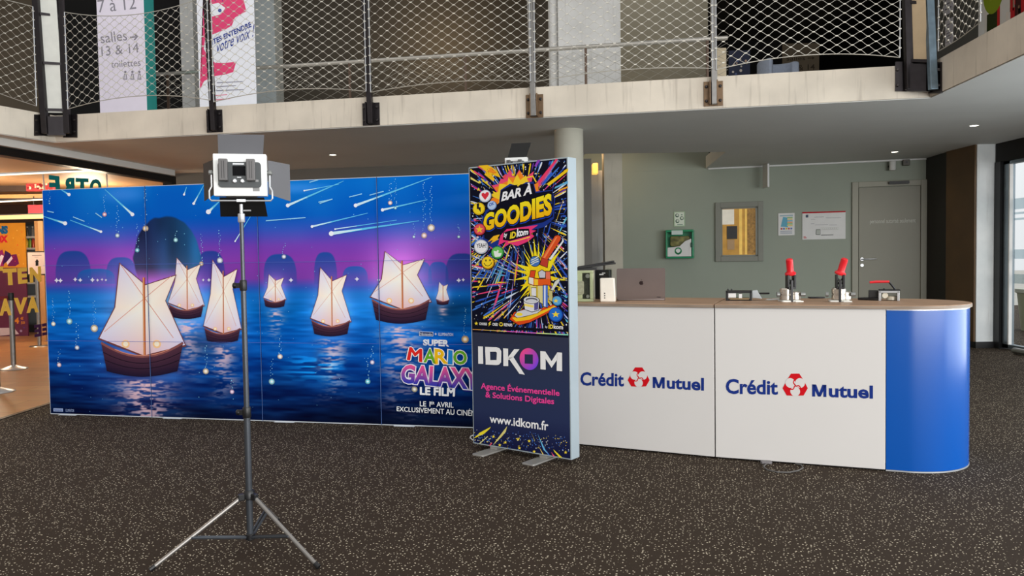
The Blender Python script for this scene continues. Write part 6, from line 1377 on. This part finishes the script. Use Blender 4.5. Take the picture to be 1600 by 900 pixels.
# drinks fridge with bottles
Y_ = 16.2
a = atY(36, 520, Y_); b = atY(60, 347, Y_); z_ = [atY(48, y, Y_).z for y in (369, 387, 441, 462)]
o = thing('drinks_fridge', 'open lit drinks fridge between the orange panel and the display wall', 'fridge', (a.x, Y_, 0))
fw_ = b.x-a.x+0.05
make('case', MB().bb((0, 0, 0), (0.04, 0.6, b.z)).bb((fw_-0.08, 0, 0), (fw_, 0.6, b.z)).bb((0.04, 0, b.z-0.05), (fw_-0.08, 0.6, b.z)).bb((0.04, 0, 0), (fw_-0.08, 0.6, 0.15)), BLACKPL, o, smooth=False)
make('back_panel', MB().bb((0.04, 0.55, 0.15), (fw_-0.08, 0.59, b.z-0.05)), mat('fridge_white_lit', (230, 230, 226), 0.5, emit=0.35), o, smooth=False)
for z in z_: make('shelf', MB().bb((0.041, 0.0, z-0.04), (fw_-0.081, 0.549, z)), WHITE, o, smooth=False)
bx_ = None
for si, (z, n, cols) in enumerate(((z_[0], 3, ((60, 60, 60), (120, 120, 120), (90, 96, 100))), (z_[1], 5, ((236, 190, 40), (120, 170, 40), (206, 70, 40))), (z_[2], 3, ((40, 40, 44), (70, 70, 76), (40, 40, 44))))):
    for k in range(n):
        col = cols[k % 3]; bt = thing('drink_bottle', '%s bottle, %s from the left on the %s fridge shelf' % ({0: 'dark grey', 1: 'bright drink', 2: 'black'}[si], ('first', 'second', 'third', 'fourth', 'fifth')[k], ('top', 'middle', 'low')[si]), 'bottle', (a.x+0.04+(fw_-0.12)*(k+0.5)/n, Y_+0.12, z), 0, 'bottles in the drinks fridge')
        hb_ = 0.22 if si == 1 else 0.2; r0 = min(0.032, (fw_-0.12)/n*0.45)
        make('bottle_body', MB().lathe([(r0, 0), (r0, hb_*0.6), (r0*0.4, hb_*0.85), (r0*0.4, hb_*0.93)], n=12), mat('drink_%d_%d' % (si, k % 3), col, 0.25), bt); make('cap', MB().cyl((0, 0, hb_*0.93), (0, 0, hb_), r0*0.45, n=10), WHITE if si != 1 else REDH, bt)
# light strips, beams and red panels overhead
GLOW = mat('strip_glow', (255, 240, 214), 0.5, emit=1.1); WARM = mat('strip_warm', (250, 206, 130), 0.5, emit=0.75)
def strip(lab, x0, y0, x1, y1, Y0, Y1, t, m):
    a = atY(x0, y0, Y0); b = atY(x1, y1, Y1); o = thing('light_strip', lab, 'light', a, 0, 'light strips in the shop'); d = b-a
    make('tube', MB().extr([(0, -0.02, -t/2), (0, 0.02, -t/2), (0, 0.02, t/2), (0, -0.02, t/2)], d), m, o, smooth=False); make('holder', MB().extr([(0, -0.012, t/2), (0, 0.012, t/2), (0, 0.012, t/2+0.02), (0, -0.012, t/2+0.02)], d), STEEL, o, smooth=False)
strip('long white light strip under the tan shop ceiling', -60, 276.5, 170, 265.5, 10.3, 11.5, 0.016, GLOW)
strip('thin steel light strip below the red picture panel', -60, 318.5, 75, 311.5, 12.6, 13.6, 0.018, GLOW)
strip('warm light strip over the orange snack panel', -60, 341.5, 75, 338, 14.8, 14.9, 0.075, WARM)
def beam(name, lab, cat, x0, y0, x1, y1, Y, m, extra=None):
    a = atY(x0, y1, Y); b = atY(x1, y0, Y); o = thing(name, lab, cat, (a.x, Y, a.z)); make('board', MB().bb((0, 0, 0), (b.x-a.x, 0.08, b.z-a.z)), m, o, smooth=False); return o, b.x-a.x, b.z-a.z
o, w, h = beam('menu_board', 'dark brown board high in the shop left of the red picture', 'board', -60, 287, 41, 300.5, 14.2, mat('board_dark_brown', (62, 44, 36), 0.6)); make('top_edge', MB().bb((0, -0.01, h), (w, 0.08, h+0.02)), WHITE, o, smooth=False)
o, w, h = beam('tan_fascia', 'tan wooden fascia under the dark menu board', 'fascia', -60, 303, 72, 311, 14.0, mat('fascia_tan', (196, 150, 92), 0.5, 0, 0.1, 3)); make('lower_edge', MB().bb((0, -0.01, -0.03), (w, 0.06, -0.001)), DARKM, o, smooth=False)
o, w, h = beam('red_picture', 'red and cream picture panel high in the shop', 'picture', 41, 285, 82, 299, 13.9, mat('picture_red', (168, 32, 44), 0.6))
A = Art((0, 0, 0), 0, px=False)
for i in range(26): A.circ((random.uniform(.03, w-.03), random.uniform(h*.3, h*.95)), random.uniform(.01, .035), random.choice([(236, 206, 180), (206, 60, 60), (130, 20, 30), (240, 220, 200)]), n=8)
A.build('printed_pattern', PRINT, o).location = (0, -0.001, 0)
o, w, h = beam('crimson_picture', 'plain crimson panel below the tan fascia', 'picture', 44, 320, 68, 333, 13.9, mat('panel_crimson', (176, 16, 52), 0.6)); make('edge', MB().bb((0, -0.008, -0.012), (w, 0.08, -0.001)), DARKM, o, smooth=False)
for x in (0.05, w-0.05): make('hanger', MB().bb((x-0.006, 0.085, h*0.5), (x+0.006, 0.094, h+0.16)), DARKM, o, smooth=False)
a = atY(66, 252, 12.2); o = thing('hanging_rod', 'thin white rod hanging from the shop ceiling by the teal letters', 'rod', (a.x, 12.2, 2.1)); b = atY(71, 297, 12.2)
make('rod', MB().tube([(0.0, 0, 0.72), (b.x-a.x, 0, b.z-2.1-0.2)], 0.012, 8), WHITE, o); make('ceiling_plate', MB().cyl((0, 0, 0.70), (0, 0, 0.7199), 0.03), WHITE, o)
a = atY(176, 262, 12.6); o = thing('hanging_rod', 'thin pale rod hanging above the display wall left part', 'rod', (a.x, 12.4, 2.1)); make('rod', MB().tube([(0.0, 0, 0.72), (0.02, 0, 0.1)], 0.012, 8), WHITE, o); make('ceiling_plate', MB().cyl((0, 0, 0.70), (0, 0, 0.7199), 0.03), WHITE, o)
# tall tan door leaf beside the fridge
a = atY(57, 500, 14.2); b = atY(72, 345, 14.2); o = thing('folding_partition', 'tan folding partition standing between fridge and display wall', 'partition', (a.x, 14.2, 0))
for k in range(3): make('leaf', MB().box((0.05+k*0.085, 0.0 if k % 2 else 0.03, b.z/2), (0.075, 0.03, b.z), Matrix.Rotation(0.25 if k % 2 else -0.25, 3, 'Z')), mat('partition_tan', (168, 124, 76), 0.5, 0, 0.1, 3), o, smooth=False)
# warm lamps of the shop and the gallery
def point(name, loc, e, col, r=0.3):
    l = bpy.data.lights.new(name, 'POINT'); l.energy = e; l.color = col; l.shadow_soft_size = r; o = bpy.data.objects.new(name, l); COL.objects.link(o); o.location = loc
point('shop_lamp', (-9.0, 12.5, 2.3), 120, (1, 0.8, 0.56)); point('shop_lamp', (-7.5, 14.0, 2.4), 80, (1, 0.8, 0.56)); point('shop_lamp', (-7.4, 8.6, 2.2), 12, (1, 0.82, 0.6))
point('gallery_lamp', (-1.2, 13.6, 5.3), 22, (1, 0.72, 0.4))
